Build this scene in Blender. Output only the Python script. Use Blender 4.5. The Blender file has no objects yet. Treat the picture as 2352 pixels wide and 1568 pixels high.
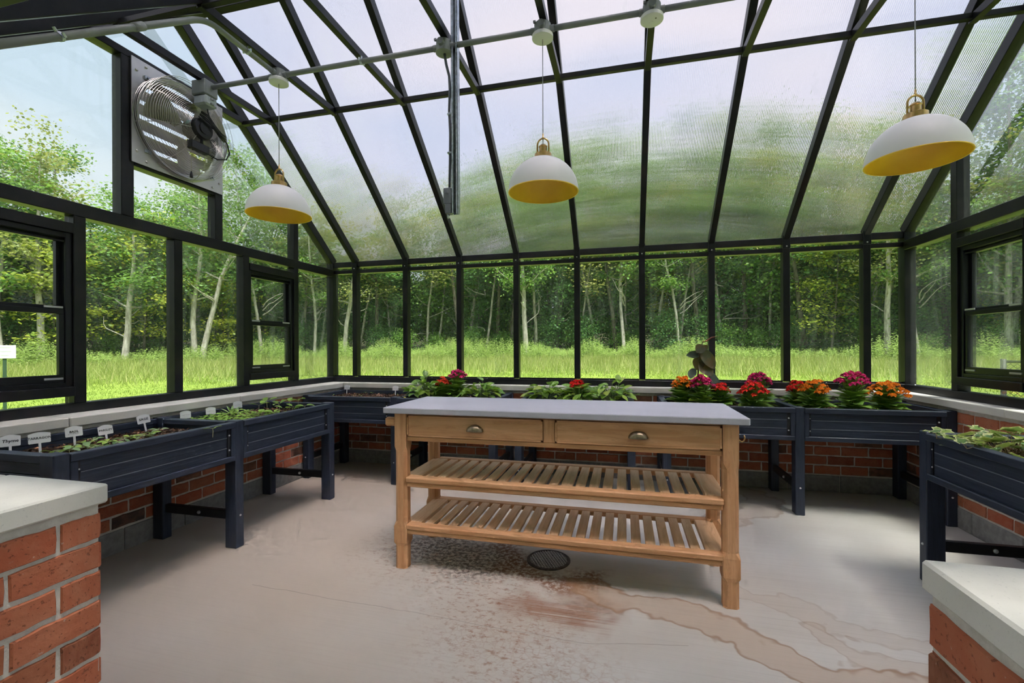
import bpy, bmesh, math, random
import numpy as np
from mathutils import Vector, Matrix, Quaternion

scene = bpy.context.scene
COL = scene.collection
R = math.radians
random.seed(7)
rng = np.random.default_rng(7)

# ------------------------------------------------------------------ camera
CAM_H = 1.24
cam_d = bpy.data.cameras.new('camera')
cam_d.sensor_width = 36.0
cam_d.lens = 16.0
cam_d.shift_y = 13.0 / 2352.0
cam_d.clip_start = 0.02
cam_d.clip_end = 400
cam = bpy.data.objects.new('camera', cam_d)
COL.objects.link(cam)
cam.matrix_world = (Matrix.Translation((0, 0, CAM_H)) @ Matrix.Rotation(R(13.9), 4, 'Z')
                    @ Matrix.Rotation(R(90), 4, 'X') @ Matrix.Rotation(R(-0.25), 4, 'Z'))
scene.camera = cam

# ------------------------------------------------------------------ view, world, sun
vs = scene.view_settings
vs.view_transform = 'Standard'
vs.look = 'None'
vs.gamma = 1.0
vs.use_curve_mapping = False
vs.exposure = 0.66
cy = scene.cycles
cy.use_denoising = True
cy.max_bounces = 8
cy.diffuse_bounces = 3
cy.glossy_bounces = 2
cy.transmission_bounces = 4
cy.transparent_max_bounces = 12
cy.use_adaptive_sampling = True
cy.adaptive_threshold = 0.18
cy.adaptive_min_samples = 14
cy.caustics_reflective = False
cy.sample_clamp_indirect = 6.0

world = bpy.data.worlds.new('sky')
scene.world = world
world.use_nodes = True
wn = world.node_tree.nodes
wl = world.node_tree.links
wn.clear()
w_out = wn.new('ShaderNodeOutputWorld')
w_bg = wn.new('ShaderNodeBackground')
w_tc = wn.new('ShaderNodeTexCoord')
w_sep = wn.new('ShaderNodeSeparateXYZ')
w_ramp = wn.new('ShaderNodeValToRGB')
w_ramp.color_ramp.elements[0].position = 0.0
w_ramp.color_ramp.elements[0].color = (0.80, 0.86, 0.93, 1)
w_ramp.color_ramp.elements[1].position = 0.75
w_ramp.color_ramp.elements[1].color = (0.52, 0.68, 0.90, 1)
w_noise = wn.new('ShaderNodeTexNoise')
w_noise.inputs['Scale'].default_value = 2.2
w_noise.inputs['Detail'].default_value = 2
w_map = wn.new('ShaderNodeMapping')
w_map.inputs['Scale'].default_value = (1, 1, 2.2)
w_cr = wn.new('ShaderNodeValToRGB')
w_cr.color_ramp.elements[0].position = 0.40
w_cr.color_ramp.elements[0].color = (0, 0, 0, 1)
w_cr.color_ramp.elements[1].position = 0.62
w_cr.color_ramp.elements[1].color = (0.85, 0.85, 0.85, 1)
w_mix = wn.new('ShaderNodeMixRGB')
w_mix.inputs[2].default_value = (0.93, 0.93, 0.95, 1)
wl.new(w_tc.outputs['Generated'], w_sep.inputs[0])
wl.new(w_sep.outputs['Z'], w_ramp.inputs[0])
wl.new(w_tc.outputs['Generated'], w_map.inputs[0])
wl.new(w_map.outputs[0], w_noise.inputs['Vector'])
wl.new(w_noise.outputs['Fac'], w_cr.inputs[0])
wl.new(w_cr.outputs[0], w_mix.inputs[0])
wl.new(w_ramp.outputs[0], w_mix.inputs[1])
wl.new(w_mix.outputs[0], w_bg.inputs['Color'])
w_bg.inputs['Strength'].default_value = 0.69
wl.new(w_bg.outputs[0], w_out.inputs['Surface'])

sun_d = bpy.data.lights.new('sun', 'SUN')
sun_d.energy = 7.2
sun_d.angle = R(20)
sun_d.color = (1.0, 0.96, 0.90)
sun = bpy.data.objects.new('sun', sun_d)
COL.objects.link(sun)
sun.location = (4, -4, 14)
sun.rotation_euler = Vector((-0.26, 0.28, -1.0)).to_track_quat('-Z', 'Y').to_euler()

# ------------------------------------------------------------------ helpers
def tag(o, label=None, cat=None, group=None, kind=None):
    if label: o['label'] = label
    if cat: o['category'] = cat
    if group: o['group'] = group
    if kind: o['kind'] = kind
    return o

def thing(name, label, cat, loc=(0, 0, 0), rz=0.0, group=None, kind=None):
    o = bpy.data.objects.new(name, None)
    o.empty_display_size = 0.1
    COL.objects.link(o)
    o.location = loc
    o.rotation_euler = (0, 0, rz)
    return tag(o, label, cat, group, kind)

def ob(name, mesh, parent=None, loc=(0, 0, 0), rot=(0, 0, 0), scale=None):
    o = bpy.data.objects.new(name, mesh)
    COL.objects.link(o)
    o.location = loc
    if isinstance(rot, Quaternion):
        rot = rot.to_euler()
    o.rotation_euler = rot
    if scale: o.scale = scale
    if parent is not None: o.parent = parent
    return o

def mesh_from(name, verts, faces, mat=None, smooth=False):
    me = bpy.data.meshes.new(name)
    me.from_pydata([tuple(v) for v in verts], [], [tuple(f) for f in faces])
    mats = mat if isinstance(mat, (list, tuple)) else [mat]
    for m in mats:
        if m is not None: me.materials.append(m)
    if smooth:
        me.polygons.foreach_set('use_smooth', [True] * len(me.polygons))
    me.update()
    return me

def mesh_quads(name, V, mat, n=4):
    """V: (k, n, 3) array of separate n-gons, built fast."""
    V = np.asarray(V, dtype=np.float32)
    k = V.shape[0]
    me = bpy.data.meshes.new(name)
    me.vertices.add(k * n)
    me.vertices.foreach_set('co', V.reshape(-1))
    me.loops.add(k * n)
    me.loops.foreach_set('vertex_index', np.arange(k * n, dtype=np.int32))
    me.polygons.add(k)
    me.polygons.foreach_set('loop_start', np.arange(0, k * n, n, dtype=np.int32))
    me.polygons.foreach_set('loop_total', np.full(k, n, dtype=np.int32))
    me.materials.append(mat)
    me.update(calc_edges=True)
    return me

class Geo:
    def __init__(s): s.v = []; s.f = []
    def add(s, verts, faces):
        b = len(s.v)
        s.v.extend([tuple(v) for v in verts])
        s.f.extend([tuple(i + b for i in f) for f in faces])
        return s
    def box(s, lo, hi):
        (a, b, c), (d, e, f) = lo, hi
        s.add([(a, b, c), (d, b, c), (d, e, c), (a, e, c), (a, b, f), (d, b, f), (d, e, f), (a, e, f)],
              [(0, 3, 2, 1), (4, 5, 6, 7), (0, 1, 5, 4), (1, 2, 6, 5), (2, 3, 7, 6), (3, 0, 4, 7)])
        return s
    def tube(s, pts, rad, n=8, cap=True):
        pts = [Vector(p) for p in pts]
        rads = rad if isinstance(rad, (list, tuple)) else [rad] * len(pts)
        up = Vector((0, 0, 1))
        d0 = (pts[1] - pts[0]).normalized()
        if abs(d0.dot(up)) > 0.95: up = Vector((1, 0, 0))
        side = d0.cross(up).normalized()
        vs_, fs = [], []
        for i, p in enumerate(pts):
            if i == 0: d = pts[1] - pts[0]
            elif i == len(pts) - 1: d = pts[-1] - pts[-2]
            else: d = (pts[i + 1] - pts[i]).normalized() + (pts[i] - pts[i - 1]).normalized()
            d.normalize()
            side = (side - d * side.dot(d))
            if side.length < 1e-6: side = d.orthogonal()
            side.normalize()
            b2 = d.cross(side)
            for k in range(n):
                a = 2 * math.pi * k / n
                vs_.append(p + (side * math.cos(a) + b2 * math.sin(a)) * rads[i])
        m = len(pts)
        for i in range(m - 1):
            for k in range(n):
                a, b = i * n + k, i * n + (k + 1) % n
                fs.append((a, b, b + n, a + n))
        if cap:
            fs.append(tuple(reversed(range(n))))
            fs.append(tuple(range((m - 1) * n, m * n)))
        return s.add(vs_, fs)
    def lathe(s, prof, n=32, c=(0, 0, 0), closed=False):
        vs_, fs = [], []
        for r, z in prof:
            for k in range(n):
                a = 2 * math.pi * k / n
                vs_.append((c[0] + r * math.cos(a), c[1] + r * math.sin(a), c[2] + z))
        m = len(prof)
        for i in range(m - 1):
            for k in range(n):
                a, b = i * n + k, i * n + (k + 1) % n
                fs.append((a, b, b + n, a + n))
        if not closed:
            fs.append(tuple(reversed(range(n))))
            fs.append(tuple(range((m - 1) * n, m * n)))
        return s.add(vs_, fs)
    def mesh(s, name, mat, smooth=False):
        return mesh_from(name, s.v, s.f, mat, smooth)

def shade_auto(me, ang=40):
    """smooth faces, sharp edges above the angle"""
    me.polygons.foreach_set('use_smooth', [True] * len(me.polygons))
    try: me.set_sharp_from_angle(angle=R(ang))
    except Exception: pass
    return me

_box_cache = {}
def box_mesh(size, mat, bevel=0.0, name='box'):
    key = (tuple(round(s, 4) for s in size), mat.name, round(bevel, 4))
    if key in _box_cache: return _box_cache[key]
    me = bpy.data.meshes.new(name)
    bm = bmesh.new()
    bmesh.ops.create_cube(bm, size=1.0)
    for v in bm.verts:
        v.co = Vector((v.co.x * size[0], v.co.y * size[1], v.co.z * size[2]))
    if bevel > 0:
        b = min(bevel, min(size) * 0.45)
        bmesh.ops.bevel(bm, geom=list(bm.edges), offset=b, segments=1, affect='EDGES', profile=0.5)
    bm.to_mesh(me); bm.free()
    me.materials.append(mat)
    _box_cache[key] = me
    return me

def box(name, lo, hi, mat, parent=None, bevel=0.0):
    size = [max(1e-4, hi[i] - lo[i]) for i in range(3)]
    c = [(hi[i] + lo[i]) / 2 for i in range(3)]
    return ob(name, box_mesh(size, mat, bevel, name), parent, c)

def beam(name, p0, p1, w, h, mat, parent=None, bevel=0.002, lift=0.0):
    """box from p0 to p1; w = horizontal width, h = thickness, lift moves it along its own up axis"""
    p0, p1 = Vector(p0), Vector(p1)
    d = p1 - p0
    L = d.length
    x = d.normalized()
    y = Vector((0, 0, 1)).cross(x)
    if y.length < 1e-5: y = Vector((0, 1, 0))
    y.normalize()
    z = x.cross(y)
    m = Matrix((x, y, z)).transposed()
    return ob(name, box_mesh((L, w, h), mat, bevel, name), parent, (p0 + p1) / 2 + z * lift, m.to_euler())

# ------------------------------------------------------------------ materials
MATS = {}
def nodes_of(name):
    m = bpy.data.materials.new(name)
    m.use_nodes = True
    nt = m.node_tree
    nt.nodes.clear()
    out = nt.nodes.new('ShaderNodeOutputMaterial')
    MATS[name] = m
    return m, nt, out

class N:
    """tiny node-graph helper"""
    def __init__(s, nt): s.nt = nt
    def new(s, t, **kw):
        n = s.nt.nodes.new(t)
        for k, v in kw.items(): setattr(n, k, v)
        return n
    def put(s, sock, v):
        if hasattr(v, 'is_linked') or isinstance(v, bpy.types.NodeSocket): s.nt.links.new(v, sock)
        elif v is not None:
            if isinstance(v, (tuple, list)) and len(v) == 3 and sock.type == 'RGBA': v = (*v, 1)
            sock.default_value = v
    def math(s, op, a, b=None, c=None, clamp=False):
        n = s.new('ShaderNodeMath', operation=op, use_clamp=clamp)
        s.put(n.inputs[0], a)
        if b is not None: s.put(n.inputs[1], b)
        if c is not None: s.put(n.inputs[2], c)
        return n.outputs[0]
    def vec(s, op, a, b=None, scale=None):
        n = s.new('ShaderNodeVectorMath', operation=op)
        s.put(n.inputs[0], a)
        if b is not None: s.put(n.inputs[1], b)
        if scale is not None: s.put(n.inputs['Scale'], scale)
        return n.outputs['Value'] if op in ('LENGTH', 'DISTANCE', 'DOT_PRODUCT') else n.outputs[0]
    def coord(s, which='Object', scale=None, loc=None):
        o = s.new('ShaderNodeTexCoord').outputs[which]
        if scale is not None or loc is not None:
            m = s.new('ShaderNodeMapping')
            s.put(m.inputs['Vector'], o)
            if scale is not None: m.inputs['Scale'].default_value = scale
            if loc is not None: s.put(m.inputs['Location'], loc)
            o = m.outputs[0]
        return o
    def pos(s, scale=None):
        o = s.new('ShaderNodeNewGeometry').outputs['Position']
        if scale is not None:
            m = s.new('ShaderNodeMapping'); s.put(m.inputs['Vector'], o)
            m.inputs['Scale'].default_value = scale
            o = m.outputs[0]
        return o
    def noise(s, vec, scale, detail=3, rough=0.55, dist=0.0, out='Fac'):
        n = s.new('ShaderNodeTexNoise')
        s.put(n.inputs['Vector'], vec)
        s.put(n.inputs['Scale'], scale)
        n.inputs['Detail'].default_value = detail
        n.inputs['Roughness'].default_value = rough
        n.inputs['Distortion'].default_value = dist
        return n.outputs[out]
    def ramp(s, fac, stops, interp='LINEAR'):
        n = s.new('ShaderNodeValToRGB')
        cr = n.color_ramp
        cr.interpolation = interp
        while len(cr.elements) < len(stops): cr.elements.new(0.5)
        for e, (p, c) in zip(cr.elements, stops):
            e.position = p
            e.color = (*c, 1) if isinstance(c, (tuple, list)) and len(c) == 3 else ((c, c, c, 1) if not isinstance(c, (tuple, list)) else c)
        s.put(n.inputs[0], fac)
        return n.outputs[0]
    def mix(s, fac, a, b, mode='MIX'):
        n = s.new('ShaderNodeMixRGB', blend_type=mode)
        s.put(n.inputs[0], fac); s.put(n.inputs[1], a); s.put(n.inputs[2], b)
        return n.outputs[0]
    def smooth(s, v, lo, hi):
        n = s.new('ShaderNodeMapRange', interpolation_type='SMOOTHSTEP')
        s.put(n.inputs['Value'], v)
        n.inputs['From Min'].default_value = lo
        n.inputs['From Max'].default_value = hi
        return n.outputs[0]
    def bump(s, h, strength=0.3, dist=0.01, normal=None):
        n = s.new('ShaderNodeBump')
        n.inputs['Strength'].default_value = strength
        n.inputs['Distance'].default_value = dist
        s.put(n.inputs['Height'], h)
        if normal is not None: s.put(n.inputs['Normal'], normal)
        return n.outputs[0]
    def bsdf(s, color, rough=0.5, metal=0.0, normal=None, spec=None, coat=None):
        n = s.new('ShaderNodeBsdfPrincipled')
        s.put(n.inputs['Base Color'], color)
        s.put(n.inputs['Roughness'], rough)
        s.put(n.inputs['Metallic'], metal)
        if spec is not None: s.put(n.inputs['Specular IOR Level'], spec)
        if normal is not None: s.put(n.inputs['Normal'], normal)
        if coat is not None: s.put(n.inputs['Coat Weight'], coat)
        return n.outputs[0]
    def shmix(s, fac, a, b):
        n = s.new('ShaderNodeMixShader')
        s.put(n.inputs[0], fac); s.nt.links.new(a, n.inputs[1]); s.nt.links.new(b, n.inputs[2])
        return n.outputs[0]

def simple(name, color, rough=0.5, metal=0.0, var=0.0, vscale=20.0, bump=0.0, bscale=60.0, spec=None):
    m, nt, out = nodes_of(name)
    n = N(nt)
    col = color
    nrm = None
    if var > 0:
        f = n.noise(n.coord('Object'), vscale, 4)
        col = n.mix(n.smooth(f, 0.3, 0.7), tuple(c * (1 - var) for c in color), tuple(min(1, c * (1 + var)) for c in color))
    if bump > 0:
        nrm = n.bump(n.noise(n.coord('Object'), bscale, 3), bump, 0.004)
    nt.links.new(n.bsdf(col, rough, metal, nrm, spec), out.inputs['Surface'])
    return m

def leafy(name, stops, trans=0.35, rough=0.45, tcol=None, gloss=True):
    """leaf material: colour by random per leaf"""
    m, nt, out = nodes_of(name)
    n = N(nt)
    g = n.new('ShaderNodeNewGeometry')
    oi = n.new('ShaderNodeObjectInfo')
    f = n.math('ADD', n.math('MULTIPLY', g.outputs['Random Per Island'], 0.75), n.math('MULTIPLY', oi.outputs['Random'], 0.25))
    col = n.ramp(f, stops)
    d = n.bsdf(col, rough, spec=0.35 if gloss else 0.1)
    t = n.new('ShaderNodeBsdfTranslucent')
    n.put(t.inputs['Color'], n.mix(0.5, col, tcol or (0.45, 0.6, 0.08)))
    nt.links.new(n.shmix(trans, d, t.outputs[0]), out.inputs['Surface'])
    return m

# frame metal: black satin paint with faint dust
def mk_frame():
    m, nt, out = nodes_of('black_frame_paint'); n = N(nt)
    f = n.noise(n.pos(), 9.0, 2)
    col = n.mix(n.smooth(f, 0.35, 0.75), (0.006, 0.0065, 0.009), (0.014, 0.013, 0.014))
    dust = n.smooth(n.noise(n.pos(), 160.0, 2), 0.72, 0.80)
    col = n.mix(n.math('MULTIPLY', dust, 0.25), col, (0.4, 0.4, 0.4))
    nt.links.new(n.bsdf(col, 0.34, 0.0, spec=0.32), out.inputs['Surface'])
    return m
M_FRAME = mk_frame()
M_FRAME2 = simple('window_frame_paint', (0.007, 0.008, 0.011), 0.3, spec=0.35)

def mk_glass():
    m, nt, out = nodes_of('window_glass'); n = N(nt)
    t = n.new('ShaderNodeBsdfTransparent'); t.inputs['Color'].default_value = (0.955, 0.985, 0.965, 1)
    g = n.new('ShaderNodeBsdfGlossy'); g.inputs['Roughness'].default_value = 0.01
    g.inputs['Color'].default_value = (0.95, 0.97, 1, 1)
    fr = n.new('ShaderNodeFresnel'); fr.inputs['IOR'].default_value = 1.42
    fac = n.math('MULTIPLY', fr.outputs[0], 0.38)
    base = n.shmix(fac, t.outputs[0], g.outputs[0])
    # dried drip marks and dust film
    d = n.new('ShaderNodeBsdfDiffuse'); d.inputs['Color'].default_value = (0.75, 0.8, 0.8, 1)
    tr = n.new('ShaderNodeBsdfTranslucent'); tr.inputs['Color'].default_value = (0.75, 0.8, 0.8, 1)
    film = n.shmix(0.5, d.outputs[0], tr.outputs[0])
    s1 = n.noise(n.pos((9, 9, 0.7)), 2.0, 3, 0.65)
    s2 = n.noise(n.pos(), 1.3, 1)
    dirt = n.math('MULTIPLY', n.smooth(s1, 0.42, 0.78), n.smooth(s2, 0.40, 0.68))
    dirt = n.math('ADD', n.math('MULTIPLY', dirt, 0.11), 0.020)
    nt.links.new(n.shmix(dirt, base, film), out.inputs['Surface'])
    return m
M_GLASS = mk_glass()

def mk_poly():
    # twin-wall polycarbonate: ribs every 11 mm bend the view sideways, slightly milky
    m, nt, out = nodes_of('ribbed_polycarbonate'); n = N(nt)
    px = n.new('ShaderNodeSeparateXYZ'); n.put(px.inputs[0], n.coord('Object'))
    ph = n.math('MULTIPLY', px.outputs['X'], 2 * math.pi / 0.0115)
    s = n.math('SINE', ph)
    nz = n.noise(n.coord('Object'), 5.0, 1)
    amp = n.math('MULTIPLY', s, 0.80)
    wob = n.math('MULTIPLY', n.math('SUBTRACT', nz, 0.5), 0.5)
    cmb = n.new('ShaderNodeCombineXYZ'); n.put(cmb.inputs[0], n.math('ADD', amp, wob))
    geo = n.new('ShaderNodeNewGeometry')
    nrm = n.vec('NORMALIZE', n.vec('ADD', geo.outputs['Normal'], cmb.outputs[0]))
    r = n.new('ShaderNodeBsdfRefraction')
    r.inputs['IOR'].default_value = 1.10
    r.inputs['Roughness'].default_value = 0.025
    r.inputs['Color'].default_value = (0.975, 0.90, 0.945, 1)
    n.put(r.inputs['Normal'], nrm)
    tl = n.new('ShaderNodeBsdfTranslucent'); tl.inputs['Color'].default_value = (0.86, 0.86, 0.90, 1)
    rib = n.smooth(n.math('ABSOLUTE', n.math('SINE', n.math('MULTIPLY', ph, 0.5))), 0.93, 1.0)
    # dried water marks towards the eave
    marks = n.smooth(n.noise(n.coord('Object', scale=(1, 0.5, 1)), 7.0, 3, 0.7), 0.58, 0.72)
    fac = n.math('ADD', n.math('ADD', 0.035, n.math('MULTIPLY', rib, 0.09)), n.math('MULTIPLY', marks, 0.10))
    base = n.shmix(fac, r.outputs[0], tl.outputs[0])
    g = n.new('ShaderNodeBsdfGlossy'); g.inputs['Roughness'].default_value = 0.12
    base = n.shmix(0.035, base, g.outputs[0])
    nt.links.new(base, out.inputs['Surface'])
    # outer skin of the sheet
    m2, nt2, out2 = nodes_of('polycarbonate_outer_skin'); n2 = N(nt2)
    t = n2.new('ShaderNodeBsdfRefraction'); t.inputs['Color'].default_value = (0.97, 0.97, 0.98, 1)
    t.inputs['IOR'].default_value = 1.10; t.inputs['Roughness'].default_value = 0.03
    g2 = n2.new('ShaderNodeBsdfGlossy'); g2.inputs['Roughness'].default_value = 0.1
    nt2.links.new(n2.shmix(0.04, t.outputs[0], g2.outputs[0]), out2.inputs['Surface'])
    return m, m2
M_POLY, M_POLY2 = mk_poly()

def mk_brick():
    m, nt, out = nodes_of('fired_brick'); n = N(nt)
    oi = n.new('ShaderNodeObjectInfo')
    c = n.ramp(oi.outputs['Random'], [(0.0, (0.42, 0.11, 0.055)), (0.22, (0.50, 0.16, 0.085)), (0.45, (0.40, 0.10, 0.052)),
                                      (0.62, (0.40, 0.14, 0.070)), (0.80, (0.30, 0.075, 0.04)), (0.90, (0.25, 0.125, 0.070)), (0.97, (0.13, 0.07, 0.05)), (1.0, (0.07, 0.055, 0.05))])
    v = n.coord('Object', loc=None)
    off = n.vec('ADD', v, n.vec('SCALE', (37.1, 11.3, 5.7), scale=oi.outputs['Random']))
    f1 = n.noise(off, 14, 5)
    c = n.mix(n.smooth(f1, 0.35, 0.75), c, n.mix(0.45, c, (0.56, 0.24, 0.14)))
    pits = n.smooth(n.noise(off, 95, 3), 0.60, 0.70)
    c = n.mix(n.math('MULTIPLY', pits, 0.55), c, (0.10, 0.045, 0.03))
    chips = n.smooth(n.noise(off, 48, 4), 0.70, 0.76)
    c = n.mix(n.math('MULTIPLY', chips, 0.6), c, (0.62, 0.50, 0.42))
    h = n.math('ADD', n.noise(off, 40, 5), n.math('MULTIPLY', pits, -0.5))
    nt.links.new(n.bsdf(c, 0.9, 0, n.bump(h, 0.55, 0.006), spec=0.2), out.inputs['Surface'])
    return m
M_BRICK = mk_brick()

def mk_stone(name, base, dark, sc=12, bump=0.15):
    m, nt, out = nodes_of(name); n = N(nt)
    f = n.noise(n.pos(), sc, 6, 0.6)
    c = n.mix(n.smooth(f, 0.3, 0.72), dark, base)
    sp = n.smooth(n.noise(n.pos(), 190, 2), 0.64, 0.72)
    c = n.mix(n.math('MULTIPLY', sp, 0.35), c, tuple(x * 0.55 for x in base))
    nt.links.new(n.bsdf(c, 0.88, 0, n.bump(n.noise(n.pos(), 150, 4), bump, 0.004), spec=0.2), out.inputs['Surface'])
    return m
M_MORTAR = mk_stone('mortar', (0.76, 0.71, 0.64), (0.62, 0.575, 0.51), 30, 0.5)
M_CAP = mk_stone('limestone_cap', (0.80, 0.765, 0.70), (0.70, 0.665, 0.60), 4, 0.12)
M_BLOCK = mk_stone('concrete_block', (0.36, 0.35, 0.33), (0.24, 0.235, 0.225), 25, 0.5)
# ------------------------------------------------------------------ floor
def mk_floor():
    m, nt, out = nodes_of('broomed_concrete'); n = N(nt)
    P = n.pos()
    sx = n.new('ShaderNodeSeparateXYZ'); n.put(sx.inputs[0], P)
    flat = n.new('ShaderNodeCombineXYZ'); n.put(flat.inputs[0], sx.outputs[0]); n.put(flat.inputs[1], sx.outputs[1])
    Pf = flat.outputs[0]
    # broom lines run across the room
    lines = n.noise(n.pos((1.2, 90, 1)), 1.6, 2, 0.7)
    big = n.noise(P, 1.1, 2)
    c = n.mix(n.smooth(big, 0.32, 0.70), (0.55, 0.522, 0.47), (0.66, 0.645, 0.60))
    c = n.mix(n.math('MULTIPLY', n.smooth(lines, 0.45, 0.75), 0.28), c, (0.36, 0.32, 0.28))
    # warm reflected light on the western half, painted into the concrete colour
    west_glow = n.smooth(n.math('ADD', sx.outputs[0], n.math('MULTIPLY', n.math('SUBTRACT', big, 0.5), 2.2)), 0.1, -1.9)
    c = n.mix(n.math('MULTIPLY', west_glow, 0.70), c, (0.60, 0.485, 0.375))
    wob = n.vec('SCALE', n.vec('SUBTRACT', n.noise(P, 3.2, 3, 0.6, 0.0, 'Color'), (0.5, 0.5, 0.5)), scale=0.42)
    wob = n.vec('MULTIPLY', wob, (1, 1, 0))
    Pw = n.vec('ADD', Pf, wob)
    def seg(a, b, p=None):
        """distance of p from the segment a-b"""
        p = p or Pw
        a = Vector((*a, 0)); b = Vector((*b, 0)); d = b - a
        ap = n.vec('SUBTRACT', p, tuple(a))
        t = n.math('DIVIDE', n.vec('DOT_PRODUCT', ap, tuple(d)), d.length_squared, clamp=True)
        q = n.vec('SCALE', tuple(d), scale=t)
        return n.vec('DISTANCE', ap, q)
    def path(pts, p=None):
        v = None
        for a, b in zip(pts, pts[1:]):
            s = seg(a, b, p)
            v = s if v is None else n.math('MINIMUM', v, s)
        return v
    speck = n.noise(P, 42, 2, 0.65)
    speck2 = n.noise(n.pos((1, 1.6, 1)), 24, 3, 0.75)
    # rusty speckle field left of the drain
    d1 = path([(-1.30, 2.62), (-0.95, 2.45), (-0.62, 2.12), (-0.45, 1.80)])
    f1 = n.math('MULTIPLY', n.smooth(d1, 0.55, 0.05), n.smooth(speck2, 0.48, 0.70))
    c = n.mix(n.math('MULTIPLY', f1, 0.75), c, (0.30, 0.140, 0.07))
    # dark wet dirt under the table
    d2 = path([(-1.12, 2.66), (-0.80, 2.52)])
    f2 = n.math('MULTIPLY', n.smooth(d2, 0.36, 0.05), n.smooth(speck, 0.42, 0.58))
    c = n.mix(n.math('MULTIPLY', f2, 0.8), c, (0.085, 0.06, 0.05))
    # brown arc around the drain
    d3 = path([(-0.70, 2.74), (-0.66, 2.52), (-0.44, 2.42), (-0.24, 2.36), (-0.22, 2.50)])
    f3 = n.math('MULTIPLY', n.smooth(d3, 0.14, 0.02), n.smooth(speck, 0.30, 0.62))
    c = n.mix(n.math('MULTIPLY', f3, 0.95), c, (0.19, 0.09, 0.045))
    d3b = path([(-0.26, 2.32), (-0.14, 2.22)])
    c = n.mix(n.math('MULTIPLY', n.smooth(d3b, 0.20, 0.02), 0.6), c, (0.24, 0.125, 0.07))
    # brushed rust swipe in front of it
    d4 = path([(-0.50, 2.14), (-0.32, 2.08), (-0.10, 2.11)])
    f4 = n.math('MULTIPLY', n.smooth(d4, 0.13, 0.01), n.smooth(lines, 0.25, 0.6))
    c = n.mix(n.math('MULTIPLY', f4, 0.85), c, (0.27, 0.115, 0.055))
    # honeycomb of dried bubbles
    vo = n.new('ShaderNodeTexVoronoi', feature='DISTANCE_TO_EDGE'); n.put(vo.inputs['Vector'], P); vo.inputs['Scale'].default_value = 26
    d5 = path([(-0.62, 1.84), (-0.42, 1.88), (-0.20, 1.70)])
    f5 = n.math('MULTIPLY', n.smooth(d5, 0.26, 0.05), n.smooth(vo.outputs['Distance'], 0.10, 0.02))
    c = n.mix(n.math('MULTIPLY', f5, 0.22), c, (0.36, 0.20, 0.115))
    # tan run-off with a crisp darker edge
    d6 = path([(-0.20, 2.36), (0.13, 2.25), (0.36, 2.19), (0.50, 2.06), (0.66, 1.98), (0.95, 1.90), (1.3, 1.8)])
    f6 = n.smooth(d6, 0.105, 0.095)
    c = n.mix(n.math('MULTIPLY', f6, 0.42), c, (0.43, 0.285, 0.165))
    edge = n.math('MULTIPLY', n.smooth(d6, 0.075, 0.098), n.smooth(d6, 0.115, 0.100))
    c = n.mix(n.math('MULTIPLY', edge, 0.65), c, (0.27, 0.155, 0.08))
    for pts, r0, a in (([(0.86, 2.26), (0.89, 2.11), (0.96, 2.05), (1.15, 2.02)], 0.06, 0.35),
                       ([(0.62, 3.47), (0.95, 3.72), (1.12, 4.06), (0.86, 4.32)], 0.12, 0.45),
                       ([(0.55, 2.52), (0.85, 2.36), (1.2, 2.22)], 0.07, 0.25)):
        dd = path(pts)
        c = n.mix(n.math('MULTIPLY', n.smooth(dd, r0, r0 * 0.7), a * 0.6), c, (0.43, 0.295, 0.18))
        e = n.math('MULTIPLY', n.smooth(dd, r0 * 0.7, r0 * 0.92), n.smooth(dd, r0 * 1.12, r0 * 0.95))
        c = n.mix(n.math('MULTIPLY', e, a), c, (0.27, 0.165, 0.09))
    # hairline crack
    dc = path([(-1.9, 1.99), (-0.9, 1.95), (-0.19, 1.92), (0.25, 2.0)], n.vec('ADD', Pf, n.vec('SCALE', wob, scale=0.10)))
    c = n.mix(n.math('MULTIPLY', n.smooth(dc, 0.004, 0.001), 0.35), c, (0.16, 0.12, 0.09))
    # potting-soil crumbs
    cr = n.smooth(n.noise(P, 75, 2), 0.775, 0.80)
    crz = n.math('MULTIPLY', cr, n.smooth(sx.outputs[1], 4.0, 4.4))
    c = n.mix(n.math('ADD', n.math('MULTIPLY', cr, 0.35), crz, clamp=True), c, (0.05, 0.035, 0.03))
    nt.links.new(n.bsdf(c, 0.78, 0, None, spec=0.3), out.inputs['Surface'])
    return m
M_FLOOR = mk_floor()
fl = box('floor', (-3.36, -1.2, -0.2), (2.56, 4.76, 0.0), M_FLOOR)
fl.data = fl.data.copy()
tag(fl, 'stained broom-finished concrete floor of the greenhouse', 'floor', kind='structure')

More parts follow.
